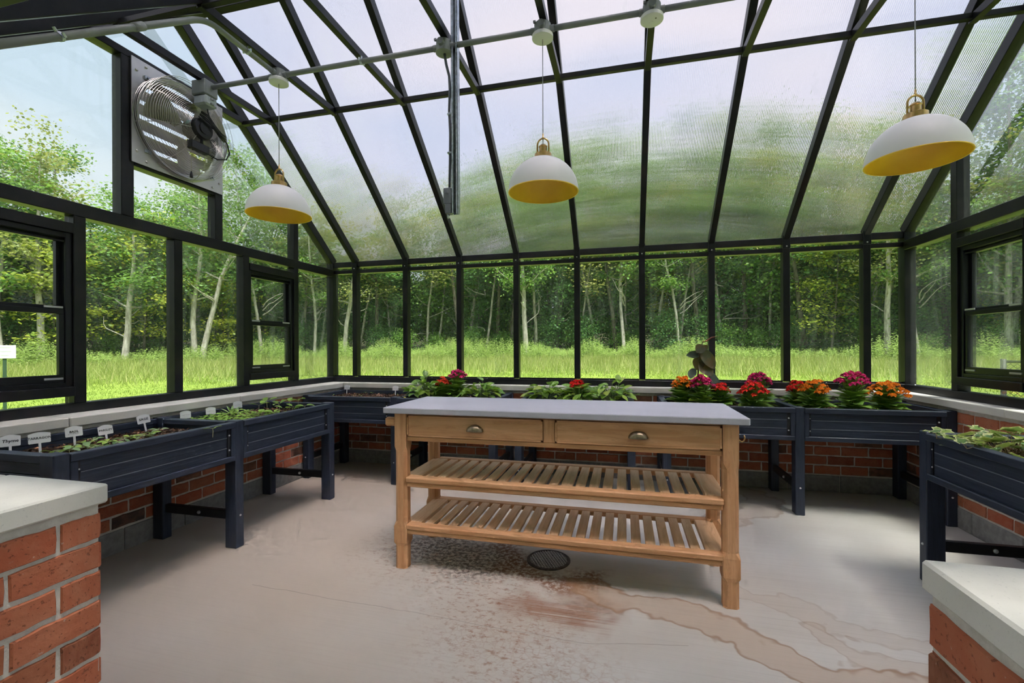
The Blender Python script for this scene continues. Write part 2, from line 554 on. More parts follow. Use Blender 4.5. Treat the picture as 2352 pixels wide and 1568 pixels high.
# ------------------------------------------------------------------ masonry
X_L, X_R, Y_B = -3.0, 2.20, 4.40          # inner brick faces
Z_F, Z_W, Z_C = 0.14, 0.805, 0.862         # footing, brick top, cap top
PITCH, BL = 0.0805, 0.203
def brick_variants(k):
    out = []
    for i in range(k):
        g = Geo()
        L, Hh, D = BL - 0.011, PITCH - 0.012, 0.09
        nx, nz = 6, 2
        pts = []
        for j in range(nx): pts.append((-L / 2 + L * j / nx, -Hh / 2))
        for j in range(nz): pts.append((L / 2, -Hh / 2 + Hh * j / nz))
        for j in range(nx): pts.append((L / 2 - L * j / nx, Hh / 2))
        for j in range(nz): pts.append((-L / 2, Hh / 2 - Hh * j / nz))
        front = [(x + random.uniform(-.0022, .0022), z + random.uniform(-.0022, .0022)) for x, z in pts]
        m = len(pts)
        ring0 = [(x * 0.965, -0.0, z * 0.92) for x, z in front]
        ring1 = [(x, 0.005, z) for x, z in front]
        ring2 = [(x, D, z) for x, z in pts]
        V = ring0 + ring1 + ring2
        F = [tuple(range(m))]
        for a in range(m):
            b = (a + 1) % m
            F.append((a, m + a, m + b, b)); F.append((m + a, 2 * m + a, 2 * m + b, m + b))
        F = [tuple(reversed(f)) for f in F]
        me = mesh_from('brick', V, F, M_BRICK)
        bm = bmesh.new(); bm.from_mesh(me); bmesh.ops.recalc_face_normals(bm, faces=bm.faces); bm.to_mesh(me); bm.free()
        out.append(me)
    return out
BRICKS = brick_variants(6)
def lay(parent, origin, udir, ulen, normal, courses=8, z0=Z_F, start=0.0, umin=0.0):
    """lay a running bond on a face: origin = left bottom corner seen from inside, brick local -y faces the room"""
    rz = math.atan2(udir[1], udir[0])
    for c in range(courses):
        u = -BL / 2 * ((c + 1) % 2) + start
        z = z0 + PITCH * (c + 0.5) + 0.004
        while u < ulen - 0.004:
            a, b = max(u, 0.0), min(u + BL, ulen)
            if b - a > 0.03 and b > umin:
                mid = (a + b) / 2
                x = origin[0] + udir[0] * mid + normal[0] * random.uniform(0, .003)
                y = origin[1] + udir[1] * mid + normal[1] * random.uniform(0, .003)
                s = (b - a - 0.011) / (BL - 0.011)
                ob('brick', random.choice(BRICKS), parent, (x, y, z + random.uniform(-.001, .001)), (0, 0, rz),
                   (s, 1, 1) if s < 0.999 else None)
            u += BL
def footing(parent, origin, udir, ulen, normal):
    L = 0.397
    u = 0.0
    while u < ulen - 0.01:
        b = min(u + L, ulen)
        p0 = Vector((origin[0] + udir[0] * u, origin[1] + udir[1] * u, 0))
        p1 = Vector((origin[0] + udir[0] * (b - .006), origin[1] + udir[1] * (b - .006), 0))
        q = p1 - Vector((normal[0], normal[1], 0)) * 0.09
        lo = [min(p0[i], q[i]) for i in range(2)]; hi = [max(p0[i], q[i]) for i in range(2)]
        box('concrete_block', (lo[0], lo[1], 0), (hi[0], hi[1], Z_F - 0.004), M_BLOCK, parent, 0.003)
        u = b
def wall(name, core_lo, core_hi, label):
    o = box(name, core_lo, core_hi, M_MORTAR)
    o.data = o.data.copy()
    tag(o, label, 'wall', kind='structure')
    return o
# parents carry their own origin, so children are placed in world space through an inverse matrix
def settle(parent):
    for ch in list(parent.children):
        ch.location = Vector(ch.location) - Vector(parent.location)

MB_ = 0.0055
wall_back = wall('wall_back', (-3.36, Y_B + MB_, 0), (2.56, 4.76, Z_W), 'low red brick wall with window band behind the back planters')
lay(wall_back, (X_L, Y_B), (1, 0), X_R - X_L, (0, -1))
footing(wall_back, (X_L, Y_B - .004), (1, 0), X_R - X_L, (0, -1))
wall_left = wall('wall_left', (-3.36, 0.60, 0), (X_L - MB_, Y_B + MB_, Z_W), 'brick and glass gable wall holding the exhaust fan')
lay(wall_left, (X_L, 0.96), (0, 1), Y_B - 0.96, (1, 0), umin=0.55)
footing(wall_left, (X_L + .004, 0.96), (0, 1), Y_B - 0.96, (1, 0))
wall_right = wall('wall_right', (X_R + MB_, 0.60, 0), (2.56, Y_B + MB_, Z_W), 'brick and glass gable wall beside the ivy planter')
lay(wall_right, (X_R, Y_B), (0, -1), Y_B - 0.96, (-1, 0))
footing(wall_right, (X_R - .004, Y_B), (0, -1), Y_B - 0.96, (-1, 0))
# the stub walls on both sides of the entrance
SX_L, SX_R, SY = -1.425, 0.520, 0.962
wall_entry_left = wall('wall_entry_left', (SX_L - 0.36, -1.0, 0), (SX_L - MB_, SY - MB_, Z_W), 'stone capped brick stub wall left of the entrance')
lay(wall_entry_left, (SX_L, -0.65), (0, 1), SY + 0.65, (1, 0), start=SY + 0.65 - 8 * BL - 0.1, z0=Z_F)
footing(wall_entry_left, (SX_L + .004, -0.65), (0, 1), SY + 0.65, (1, 0))
lay(wall_entry_left, (SX_L, SY), (-1, 0), 1.57, (0, 1))
wall_entry_right = wall('wall_entry_right', (SX_R + MB_, -1.0, 0), (SX_R + 0.36, SY - MB_, Z_W), 'stone capped brick stub wall right of the entrance')
lay(wall_entry_right, (SX_R, SY), (0, -1), SY + 0.65, (-1, 0))
footing(wall_entry_right, (SX_R - .004, SY), (0, -1), SY + 0.65, (-1, 0))
lay(wall_entry_right, (2.2, SY), (-1, 0), 2.2 - SX_R, (0, 1))
for p, lo, hi in ((wall_entry_left, (-3.36, 0.60, 0), (SX_L - 0.36, SY - MB_, Z_W)), (wall_entry_right, (SX_R + 0.36, 0.60, 0), (2.56, SY - MB_, Z_W))):
    box('return_core', lo, hi, M_MORTAR, p)
# stone caps
def caps(parent, lo, hi, axis, cuts):
    e = [lo[axis]] + list(cuts) + [hi[axis]]
    for a, b in zip(e, e[1:]):
        l, h = list(lo), list(hi)
        l[axis], h[axis] = a + 0.002, b - 0.002
        box('cap_stone', l, h, M_CAP, parent, 0.005)
caps(wall_back, (-3.40, Y_B - .03, Z_W + .004), (2.60, 4.80, Z_C), 0, [-3.03, -1.75, -0.45, 0.99, 2.23])
caps(wall_left, (-3.40, 0.97, Z_W + .004), (X_L + .03, Y_B - .032, Z_C), 1, [1.85, 3.0])
caps(wall_right, (X_R - .03, 0.97, Z_W + .004), (2.60, Y_B - .032, Z_C), 1, [1.7, 2.62, 3.3])
caps(wall_entry_left, (SX_L - .38, -1.0, Z_W + .004), (SX_L + .012, SY + .012, Z_C), 1, [-0.3])
box('cap_stone', (-3.40, 0.58, Z_W + .004), (SX_L - .384, SY + .006, Z_C), M_CAP, wall_entry_left, 0.005)
caps(wall_entry_right, (SX_R - .012, -1.0, Z_W + .004), (SX_R + .38, SY - .002, Z_C), 1, [-0.3])
box('cap_stone', (SX_R + .384, 0.58, Z_W + .004), (2.60, SY - .002, Z_C), M_CAP, wall_entry_right, 0.005)

# ------------------------------------------------------------------ glazing frame
BAY = 0.6145
XR = [-2.91 + BAY * i for i in range(9)]
XG_L, XG_R = -3.215, 2.312
YG_B, YG_F, Y_RIDGE = 4.53, 0.79, 2.66
SL = 0.812
Z_E = 2.165                                   # rafter underside at the eave
def zr(y): return Z_E + (YG_B - 0.03 - y) * SL if y > Y_RIDGE else Z_E + (y - YG_F - 0.03) * SL
Y_PB, Y_PF = 3.254, 2.066

def bolt(parent, loc, axis='Y', r=0.006, name='bolt', mat=None):
    key = 'bolt_%.4f' % r
    mat = mat or M_BOLT
    key += mat.name
    if key not in _box_cache:
        g = Geo(); g.lathe([(r, 0), (r, r * .5), (r * .6, r * .95)], 10)
        _box_cache[key] = shade_auto(g.mesh('bolt', mat))
    rot = {'Y': (R(90), 0, 0), '-Y': (R(-90), 0, 0), 'X': (0, R(90), 0), '-X': (0, R(-90), 0), 'Z': (0, 0, 0), '-Z': (R(180), 0, 0)}[axis]
    return ob(name, _box_cache[key], parent, loc, rot)
M_BOLT = simple('zinc_bolt', (0.75, 0.75, 0.76), 0.35, 0.6)

MW = 0.055
def pane(parent, lo, hi):
    return box('pane', lo, hi, M_GLASS, parent)
# back wall: posts, rails, panes
for x in XR:
    box('mullion', (x - MW / 2, 4.485, 0.925), (x + MW / 2, 4.565, 2.135), M_FRAME, wall_back, .003)
for x in (XG_L, XG_R):
    box('corner_post', (x - .04, 4.475, Z_C), (x + .04, 4.575, 2.2), M_FRAME, wall_back, .003)
box('bottom_rail', (XG_L + .04, 4.475, Z_C), (XG_R - .04, 4.57, 0.918), M_FRAME, wall_back, .003)
ex = [XG_L + .04] + [v for x in XR for v in (x - MW / 2, x + MW / 2)] + [XG_R - .04]
for a, b in zip(ex[::2], ex[1::2]):
    pane(wall_back, (a - .008, 4.532, 0.91), (b + .008, 4.538, 2.13))
    box('head_rail', (a, 4.49, 2.068), (b, 4.56, 2.106), M_FRAME, wall_back, .002)
    box('bead', (a, 4.505, 0.918), (b, 4.53, 0.932), M_FRAME2, wall_back, .002)
    m = (a + b) / 2
    bolt(wall_back, (m, 4.49, 0.918), 'Z', .005)

# gable walls
def gable(parent, xg, sgn):
    """sgn = +1 for the left wall (room is at +x)"""
    xi, xo = xg + sgn * .045, xg - sgn * .035
    a, b = min(xi, xo), max(xi, xo)
    def bx(name, y0, y1, z0, z1, din=0.0):
        aa, bb = (a, b + din) if sgn > 0 else (a - din, b)
        return box(name, (aa, y0, z0), (bb, y1, z1), M_FRAME, parent, .003)
    bx('bottom_rail', YG_F + .04, YG_B - .055, Z_C, 0.918)
    bx('mid_rail', YG_F + .04, YG_B - .055, 2.035, 2.115)
    mull = [1.43, 2.03, 2.652, 3.27, 3.885] if sgn > 0 else [1.43, 2.03, 2.652, 3.27, 3.885]
    for y in mull:
        bx('mullion', y - .032, y + .032, 0.918, 2.035)
    # gable rafters and upper posts
    beam('gable_rafter', (xg, YG_B - .03, zr(YG_B - .03)), (xg, Y_RIDGE, zr(Y_RIDGE + 1e-4)), .075, .085, M_FRAME, parent, .003, .042)
    beam('gable_rafter', (xg, Y_RIDGE, zr(Y_RIDGE + 1e-4)), (xg, YG_F + .03, zr(YG_F + .03)), .075, .085, M_FRAME, parent, .003, .042)
    for y in (1.43, 3.885):
        bx('upper_post', y - .032, y + .032, 2.115, zr(y) + .02)
    bx('gable_tie', Y_PF, Y_PB, 3.165, 3.215)
    return bx
bxl = gable(wall_left, XG_L, 1)
for y0, y1 in ((2.262, 2.342), (2.962, 3.032)):
    bxl('fan_post', y0, y1, 2.115, 3.165)
bxl('fan_rail', 2.342, 2.962, 2.462, 2.50)
bxr = gable(wall_right, XG_R, -1)
for y in (2.30, 2.995):
    bxr('upper_post', y - .032, y + .032, 2.115, 3.165)
def side_panes(parent, xg, sgn, fan, wins):
    a, b = xg - .004, xg + .002
    ys = [YG_F + .04, 1.43, 2.03, 2.652, 3.27, 3.885, YG_B - .05]
    for i in range(6):
        y0, y1 = ys[i] + (.028 if i else 0), ys[i + 1] - (.028 if i < 5 else 0)
        if i in wins: continue
        pane(parent, (a, y0, 0.905), (b, y1, 2.05))
        bolt(parent, (xg + sgn * .03, y0 + .03, 0.918), 'Z', .006)
        bolt(parent, (xg + sgn * .03, y1 - .12, 0.918), 'Z', .006)
    # upper panes follow the roof slope
    def poly(yz):
        V = [(a, y, z) for y, z in yz] + [(b, y, z) for y, z in yz]
        k = len(yz)
        F = [tuple(range(k)), tuple(reversed(range(k, 2 * k)))] + [(i, k + i, k + (i + 1) % k, (i + 1) % k) for i in range(k)]
        ob('pane', mesh_from('pane', V, F, M_GLASS), parent, Vector((0, 0, 0)) )
    up = [YG_F + .03, 1.43, 2.302, 2.997, 3.885, YG_B - .03]
    e = .03
    poly([(up[0], 2.10), (up[1], 2.10), (up[1], zr(up[1]) + e), (up[0], zr(up[0]) + e)])
    poly([(up[1], 2.10), (up[2], 2.10), (up[2], 3.19), (Y_PF, zr(Y_PF) + e), (up[1], zr(up[1]) + e)])
    poly([(up[2], 2.10), (up[3], 2.10), (up[3], 2.48 if fan else 3.19), (up[2], 2.48 if fan else 3.19)])
    poly([(up[3], 2.10), (up[4], 2.10), (up[4], zr(up[4]) + e), (Y_PB, zr(Y_PB) + e), (up[3], 3.19)])
    poly([(up[4], 2.10), (up[5], 2.10), (up[5], zr(up[5]) + e), (up[4], zr(up[4]) + e)])
    poly([(Y_PF, 3.19), (Y_PB, 3.19), (Y_RIDGE, zr(Y_RIDGE + 1e-4) + e)])
side_panes(wall_left, XG_L, 1, True, (1, 4))
side_panes(wall_right, XG_R, -1, False, (2, 4))
for w in (wall_back, wall_left, wall_right, wall_entry_left, wall_entry_right):
    settle(w)

# double-hung windows
M_LATCH = simple('latch_aluminium', (0.55, 0.55, 0.56), 0.4, 0.7)
def hung_window(name, xg, sgn, y0, y1, label):
    """fills the bay between mullion faces y0 and y1"""
    t = thing(name, label, 'window', (xg, (y0 + y1) / 2, 0.96), kind='structure')
    W = (y1 - y0)
    yb = (y0 + y1) / 2
    def bx(nm, x0, x1, ya, yb_, za, zb, mat=M_FRAME2, par=None, bev=.002):
        xs = sorted((sgn * x0, sgn * x1))
        off = Vector(par.location) if par is not None else Vector((0, 0, 0))
        lo = Vector((xs[0], ya, za - 0.96)) - off; hi = Vector((xs[1], yb_, zb - 0.96)) - off
        return box(nm, lo, hi, mat, par or t, bev)
    h = W / 2
    bx('head_bar', -.03, .05, -h, h, 1.925, 1.985, M_FRAME)
    bx('sill_bar', -.03, .055, -h, h, 0.962, 1.018, M_FRAME)
    bx('transom_pane', -.004, .002, -h, h, 1.985, 2.036, M_GLASS, None, 0)
    bx('transom_pane', -.004, .002, -h, h, 0.915, 0.962, M_GLASS, None, 0)
    f = .034
    for s in (-1, 1):
        ya, yb2 = (-h, -h + f) if s < 0 else (h - f, h)
        bx('jamb', -.045, .03, ya, yb2, 1.018, 1.925)
    bx('head_jamb', -.045, .03, -h + f, h - f, 1.895, 1.925)
    bx('bottom_jamb', -.045, .03, -h + f, h - f, 1.018, 1.045)
    def sash(nm, x0, x1, za, zb, b0, b1, st):
        s = bx(nm, x0, x1, -h + f, h - f, za, za + b0)
        bx('top_rail', x0, x1, -h + f, h - f, zb - b1, zb, M_FRAME2, s)
        bx('stile', x0, x1, -h + f, -h + f + st, za + b0, zb - b1, M_FRAME2, s)
        bx('stile', x0, x1, h - f - st, h - f, za + b0, zb - b1, M_FRAME2, s)
        xm = (x0 + x1) / 2
        bx('pane', xm - .003, xm + .003, -h + f + st - .006, h - f - st + .006, za + b0 - .006, zb - b1 + .006, M_GLASS, s, 0)
        return s
    up = sash('upper_sash', -.035, -.008, 1.447, 1.895, .048, .022, .022)
    lo_ = sash('lower_sash', -.004, .022, 1.045, 1.475, .045, .030, .026)
    bx('insect_bar', .012, .022, -h + f, h - f, 1.868, 1.880)
    for s in (-1, 1):
        y = s * (h - f - .055)
        bx('latch', .022, .028, y - .045, y + .045, 1.478, 1.49, M_LATCH, lo_, .001)
        bx('latch', .022, .028, y - .045, y + .045, 1.062, 1.074, M_LATCH, lo_, .001)
    return t
hung_window('window_1', XG_L, 1, 1.462, 1.998, 'black double-hung window beside the near end of the herb planter')
hung_window('window_2', XG_L, 1, 3.302, 3.853, 'black double-hung window near the far left corner')
hung_window('window_3', XG_R, -1, 3.302, 3.853, 'black double-hung window in the right wall')

# ------------------------------------------------------------------ roof
ceiling = thing('ceiling', 'ribbed translucent roof on black rafters and ties', 'roof', (0, Y_RIDGE, 3.6), kind='structure')
CB = Vector((0, Y_RIDGE, 3.6))
def rp(v): return Vector(v) - CB
zrid = zr(Y_RIDGE + 1e-4)
RW, RD = .048, .075
for x in XR:
    beam('rafter', rp((x, YG_B - .03, Z_E)), rp((x, Y_RIDGE, zrid)), RW, RD, M_FRAME, ceiling, .003, RD / 2)
    beam('rafter', rp((x, Y_RIDGE, zrid)), rp((x, YG_F + .03, Z_E)), RW, RD, M_FRAME, ceiling, .003, RD / 2)
    # collar tie, set beside the rafter
    box('collar_tie', rp((x - .02, Y_PF - .02, 3.14)), rp((x + .02, Y_PB + .02, 3.19)), M_FRAME, ceiling, .002)
    for y in (Y_PB, Y_PF):
        bolt(ceiling, rp((x + .012, y, 3.147)), '-Z', .007)
    # bracket at the eave
    box('eave_bracket', rp((x - .03, YG_B - .05, 2.10)), rp((x + .03, YG_B - .03, 2.215)), M_FRAME2, ceiling, .002)
    bolt(ceiling, rp((x, YG_B - .05, 2.12)), 'Y', .006)
    bolt(ceiling, rp((x, YG_B - .05, 2.195)), 'Y', .006)
for y in (Y_PB, Y_PF):
    beam('purlin', rp((XG_L + .03, y, 3.172)), rp((XG_R - .03, y, 3.172)), .036, .036, M_FRAME, ceiling, .003)
box('ridge_beam', rp((XG_L, Y_RIDGE - .03, zrid - .01)), rp((XG_R, Y_RIDGE + .03, zrid + .09)), M_FRAME, ceiling, .003)
box('eave_beam', rp((XG_L + .04, YG_B - .04, 2.138)), rp((XG_R - .04, YG_B + .03, 2.198)), M_FRAME, ceiling, .003)
box('eave_beam', rp((XG_L + .04, YG_F - .02, 2.125)), rp((XG_R - .04, YG_F + .04, 2.185)), M_FRAME, ceiling, .003)
xe = [XG_L] + XR + [XG_R]
for x0, x1 in zip(xe, xe[1:]):
    for side in (0, 1):
        off = RD / math.cos(math.atan(SL)) + .002
        if side == 0: ya, za, yb, zb = YG_B + .06, zr(YG_B + .06) + off, Y_RIDGE + .01, zrid + off
        else: ya, za, yb, zb = Y_RIDGE - .01, zrid + off, YG_F - .10, zr(YG_F - .10) + off
        p, q = (yb, zb), (ya, za)
        key = ('panel', round(x1 - x0, 3), side)
        w, t = (x1 - x0) / 2 - .004, .010
        dy, dz = p[0] - q[0], p[1] - q[1]
        L = math.hypot(dy, dz)
        # local y runs along the slope with increasing world y
        if dy < 0: p, q = q, p
        dy, dz = p[0] - q[0], p[1] - q[1]
        ang = math.atan2(dz, dy)
        if key not in _box_cache:
            V = [(-w, -L / 2, 0), (w, -L / 2, 0), (w, L / 2, 0), (-w, L / 2, 0), (-w, -L / 2, t), (w, -L / 2, t), (w, L / 2, t), (-w, L / 2, t)]
            F = [(0, 3, 2, 1), (4, 5, 6, 7), (0, 1, 5, 4), (1, 2, 6, 5), (2, 3, 7, 6), (3, 0, 4, 7)]
            me = mesh_from('roof_panel', V, F, [M_POLY, M_POLY2])
            for pl in me.polygons: pl.material_index = 0 if pl.index == 0 else 1
            _box_cache[key] = me
        c = Vector(((x0 + x1) / 2, (p[0] + q[0]) / 2, (p[1] + q[1]) / 2))
        ob('roof_panel', _box_cache[key], ceiling, rp(c), (ang, 0, 0))
# posts and head of the front wall, out of the camera's view but carrying the eave
for x in (-2.91, -2.296, 1.385, 2.0):
    o = box('mullion', (x - MW / 2, .75, Z_C), (x + MW / 2, .83, 2.10), M_FRAME, wall_entry_left if x < 0 else wall_entry_right, .003)
    o.location = Vector(o.location) - Vector(o.parent.location)
# ------------------------------------------------------------------ outdoors
def gz(r):
    """ground height by distance from the greenhouse"""
    r = np.asarray(r, dtype=float)
    return -0.16 + np.clip((r - 16) / 22, 0, 1.2) * 0.62 + np.clip((r - 42) / 20, 0, 4) * 2.4
def mk_ground():
    m, nt, out = nodes_of('lawn_ground'); n = N(nt)
    P = n.pos()
    f = n.noise(P, 0.35, 5, 0.6)
    f2 = n.noise(P, 6.0, 4, 0.7)
    c = n.mix(n.smooth(f, 0.35, 0.65), (0.17, 0.25, 0.04), (0.25, 0.33, 0.06))
    c = n.mix(n.math('MULTIPLY', n.smooth(f2, 0.45, 0.75), 0.5), c, (0.11, 0.16, 0.03))
    sp = n.new('ShaderNodeSeparateXYZ'); n.put(sp.inputs[0], P)
    flat = n.new('ShaderNodeCombineXYZ'); n.put(flat.inputs[0], sp.outputs[0]); n.put(flat.inputs[1], sp.outputs[1])
    r = n.vec('LENGTH', flat.outputs[0])
    # leaf litter on the forest floor
    c = n.mix(n.smooth(n.math('ADD', r, n.math('MULTIPLY', f, 4)), 37, 42), c, (0.035, 0.035, 0.016))
    nt.links.new(n.bsdf(c, 0.95, 0, n.bump(f2, 0.5, 0.05), spec=0.1), out.inputs['Surface'])
    return m
rad = [0, 3, 6, 9, 12, 16, 20, 24, 28, 32, 36, 40, 48, 58, 75, 110]
NA = 72
V = [(0, 0, -0.215)]
for r in rad[1:]:
    for k in range(NA):
        a = 2 * math.pi * k / NA
        V.append((r * math.cos(a), r * math.sin(a), float(gz(r)) - (0.055 if r < 9 else 0)))
Fc = [(0, 1 + k, 1 + (k + 1) % NA) for k in range(NA)]
for i in range(len(rad) - 2):
    for k in range(NA):
        a, b = 1 + i * NA + k, 1 + i * NA + (k + 1) % NA
        Fc.append((a, a + NA, b + NA, b))
gr = ob('lawn', mesh_from('lawn', V, Fc, mk_ground(), True))
tag(gr, 'bright green lawn and field around the greenhouse', 'lawn', kind='structure')

# camera-independent polar placing: angle measured from +Y, clockwise to the right
def polar(ang, r): return (r * math.sin(ang), r * math.cos(ang))
A0, A1 = R(-72), R(45)

# grass
def blades(n, r0, r1, h0, h1, w, mat, name, lean=0.35, power=1.0):
    a = rng.uniform(A0, A1, n)
    r = np.sqrt(rng.uniform(0, 1, n) ** power * (r1 ** 2 - r0 ** 2) + r0 ** 2)
    x = r * np.sin(a); y = r * np.cos(a); z = gz(r) - 0.02
    clump = 0.65 + 0.7 * (0.5 + 0.5 * np.sin(x * 1.7 + 2.1 * np.sin(y * 0.9)) * np.sin(y * 1.3 + 1.7 * np.sin(x * 0.6)))
    h = rng.uniform(h0, h1, n) * clump
    d = rng.uniform(0, 2 * math.pi, n)
    # blade width faces roughly sideways to the house so that it reads
    wx, wy = np.cos(d) * w * rng.uniform(.6, 1.4, n), np.sin(d) * w * rng.uniform(.6, 1.4, n)
    lx, ly = rng.normal(0, lean, n) * h, rng.normal(0, lean, n) * h
    Vv = np.zeros((n, 3, 3))
    Vv[:, 0] = np.stack([x - wx, y - wy, z], 1)
    Vv[:, 1] = np.stack([x + wx, y + wy, z], 1)
    Vv[:, 2] = np.stack([x + lx, y + ly, z + h], 1)
    return mesh_quads(name, Vv, mat, 3)
M_LAWN = leafy('lawn_grass', [(0, (0.17, 0.25, 0.04)), (0.5, (0.25, 0.33, 0.068)), (1, (0.33, 0.385, 0.11))], 0.35, 0.6, (0.45, 0.58, 0.09), False)
M_MEAD = leafy('meadow_grass', [(0, (0.21, 0.29, 0.065)), (0.45, (0.33, 0.40, 0.115)), (0.75, (0.46, 0.48, 0.19)), (0.92, (0.55, 0.46, 0.25)), (1, (0.50, 0.34, 0.20))], 0.35, 0.6, (0.45, 0.52, 0.12), False)
M_WEED = leafy('tall_weeds', [(0, (0.22, 0.35, 0.09)), (0.5, (0.38, 0.52, 0.16)), (1, (0.56, 0.66, 0.28))], 0.35, 0.6, (0.42, 0.54, 0.14), False)
tag(ob('short_grass', blades(130000, 5.5, 27, .05, .11, .012, M_LAWN, 'short_grass')), 'short mown bright green grass close to the greenhouse', 'grass', kind='stuff')
tag(ob('meadow_grass', blades(210000, 20, 37, .18, .60, .014, M_MEAD, 'meadow_grass', 0.3, 0.55)), 'tall uncut meadow grass with straw seed heads', 'grass', kind='stuff')
# weeds: upright stems with small leaves and a plume
def weeds(n, r0, r1):
    a = rng.uniform(A0, A1, n); r = np.sqrt(rng.uniform(0, 1, n) * (r1 ** 2 - r0 ** 2) + r0 ** 2)
    x0 = r * np.sin(a); y0 = r * np.cos(a); z0 = gz(r)
    grp = 0.55 + 0.6 * (0.5 + 0.5 * np.sin(a * 37 + np.sin(a * 11) * 3))
    h = rng.uniform(.8, 1.5, n) * grp
    K = 22
    t = np.linspace(.15, 1, K)[None, :].repeat(n, 0) + rng.uniform(-.03, .03, (n, K))
    d = rng.uniform(0, 2 * math.pi, (n, K))
    L = (.20 - .11 * t) * rng.uniform(.7, 1.3, (n, K))
    bx_ = x0[:, None] + rng.normal(0, .02, (n, K)); by = y0[:, None] + rng.normal(0, .02, (n, K)); bz = z0[:, None] + t * h[:, None]
    dx, dy = np.cos(d), np.sin(d)
    w = L * .20
    Vv = np.zeros((n, K, 4, 3))
    Vv[:, :, 0] = np.stack([bx_, by, bz], -1)
    Vv[:, :, 1] = np.stack([bx_ + dx * L * .5 - dy * w, by + dy * L * .5 + dx * w, bz + L * .28], -1)
    Vv[:, :, 2] = np.stack([bx_ + dx * L, by + dy * L, bz + L * .22], -1)
    Vv[:, :, 3] = np.stack([bx_ + dx * L * .5 + dy * w, by + dy * L * .5 - dx * w, bz + L * .28], -1)
    return mesh_quads('tall_weeds', Vv.reshape(-1, 4, 3), M_WEED)
tag(ob('tall_weeds', weeds(8000, 30.5, 37.5)), 'pale green tall weeds along the forest edge', 'weeds', kind='stuff')

# trees
def mk_bark(name, a, b):
    m, nt, out = nodes_of(name); n = N(nt)
    f = n.noise(n.pos((3, 3, 0.8)), 3.0, 5, 0.7)
    c = n.mix(n.smooth(f, 0.35, 0.65), a, b)
    nt.links.new(n.bsdf(c, 0.9, 0, n.bump(f, 0.6, 0.05), spec=0.1), out.inputs['Surface'])
    return m
M_BARK_P = mk_bark('pale_bark', (0.22, 0.19, 0.165), (0.50, 0.46, 0.42))
M_BARK_D = mk_bark('grey_brown_bark', (0.075, 0.062, 0.05), (0.20, 0.175, 0.15))
LEAF = [leafy('leaf_mid_green', [(0, (0.052, 0.138, 0.035)), (0.5, (0.127, 0.267, 0.061)), (1, (0.271, 0.420, 0.091))], 0.35, 0.5, (0.509, 0.775, 0.122)),
        leafy('leaf_dark_green', [(0, (0.034, 0.097, 0.035)), (0.5, (0.077, 0.186, 0.057)), (1, (0.160, 0.300, 0.081))], 0.30, 0.5, (0.373, 0.678, 0.142)),
        leafy('leaf_yellow_green', [(0, (0.170, 0.275, 0.040)), (0.5, (0.323, 0.404, 0.057)), (1, (0.577, 0.533, 0.070))], 0.40, 0.5, (0.847, 0.889, 0.103)),
        leafy('leaf_olive', [(0, (0.127, 0.186, 0.051)), (0.6, (0.255, 0.308, 0.081)), (1, (0.458, 0.404, 0.142))], 0.40, 0.5, (0.713, 0.727, 0.182))]
def leaf_cards(c, n, sig, size, flat=0.6):
    """n leaves around every centre c (k,3) with spread sig (k,3)"""
    k = len(c)
    p = np.repeat(c, n, 0) + rng.normal(0, 1, (k * n, 3)) * np.repeat(sig, n, 0)
    N_ = k * n
    u = rng.normal(0, 1, (N_, 3)); u[:, 2] *= (1 - flat); u[:, 2] -= 0.25
    u /= np.linalg.norm(u, axis=1)[:, None]
    v = rng.normal(0, 1, (N_, 3)); v[:, 2] *= (1 - flat)
    v -= (v * u).sum(1)[:, None] * u
    v /= np.linalg.norm(v, axis=1)[:, None]
    s = size * rng.uniform(.6, 1.35, N_)[:, None]
    Vv = np.zeros((N_, 4, 3))
    Vv[:, 0] = p
    Vv[:, 1] = p + u * s * .5 + v * s * .38
    Vv[:, 2] = p + u * s
    Vv[:, 3] = p + u * s * .5 - v * s * .38
    return Vv
def limb_path(p0, d, L, n=5, wob=0.12, up=0.25):
    pts = [np.array(p0, float)]
    d = np.array(d, float); d /= np.linalg.norm(d)
    for i in range(n):
        d = d + rng.normal(0, wob, 3); d[2] += up * .2; d /= np.linalg.norm(d)
        pts.append(pts[-1] + d * L / n)
    return pts
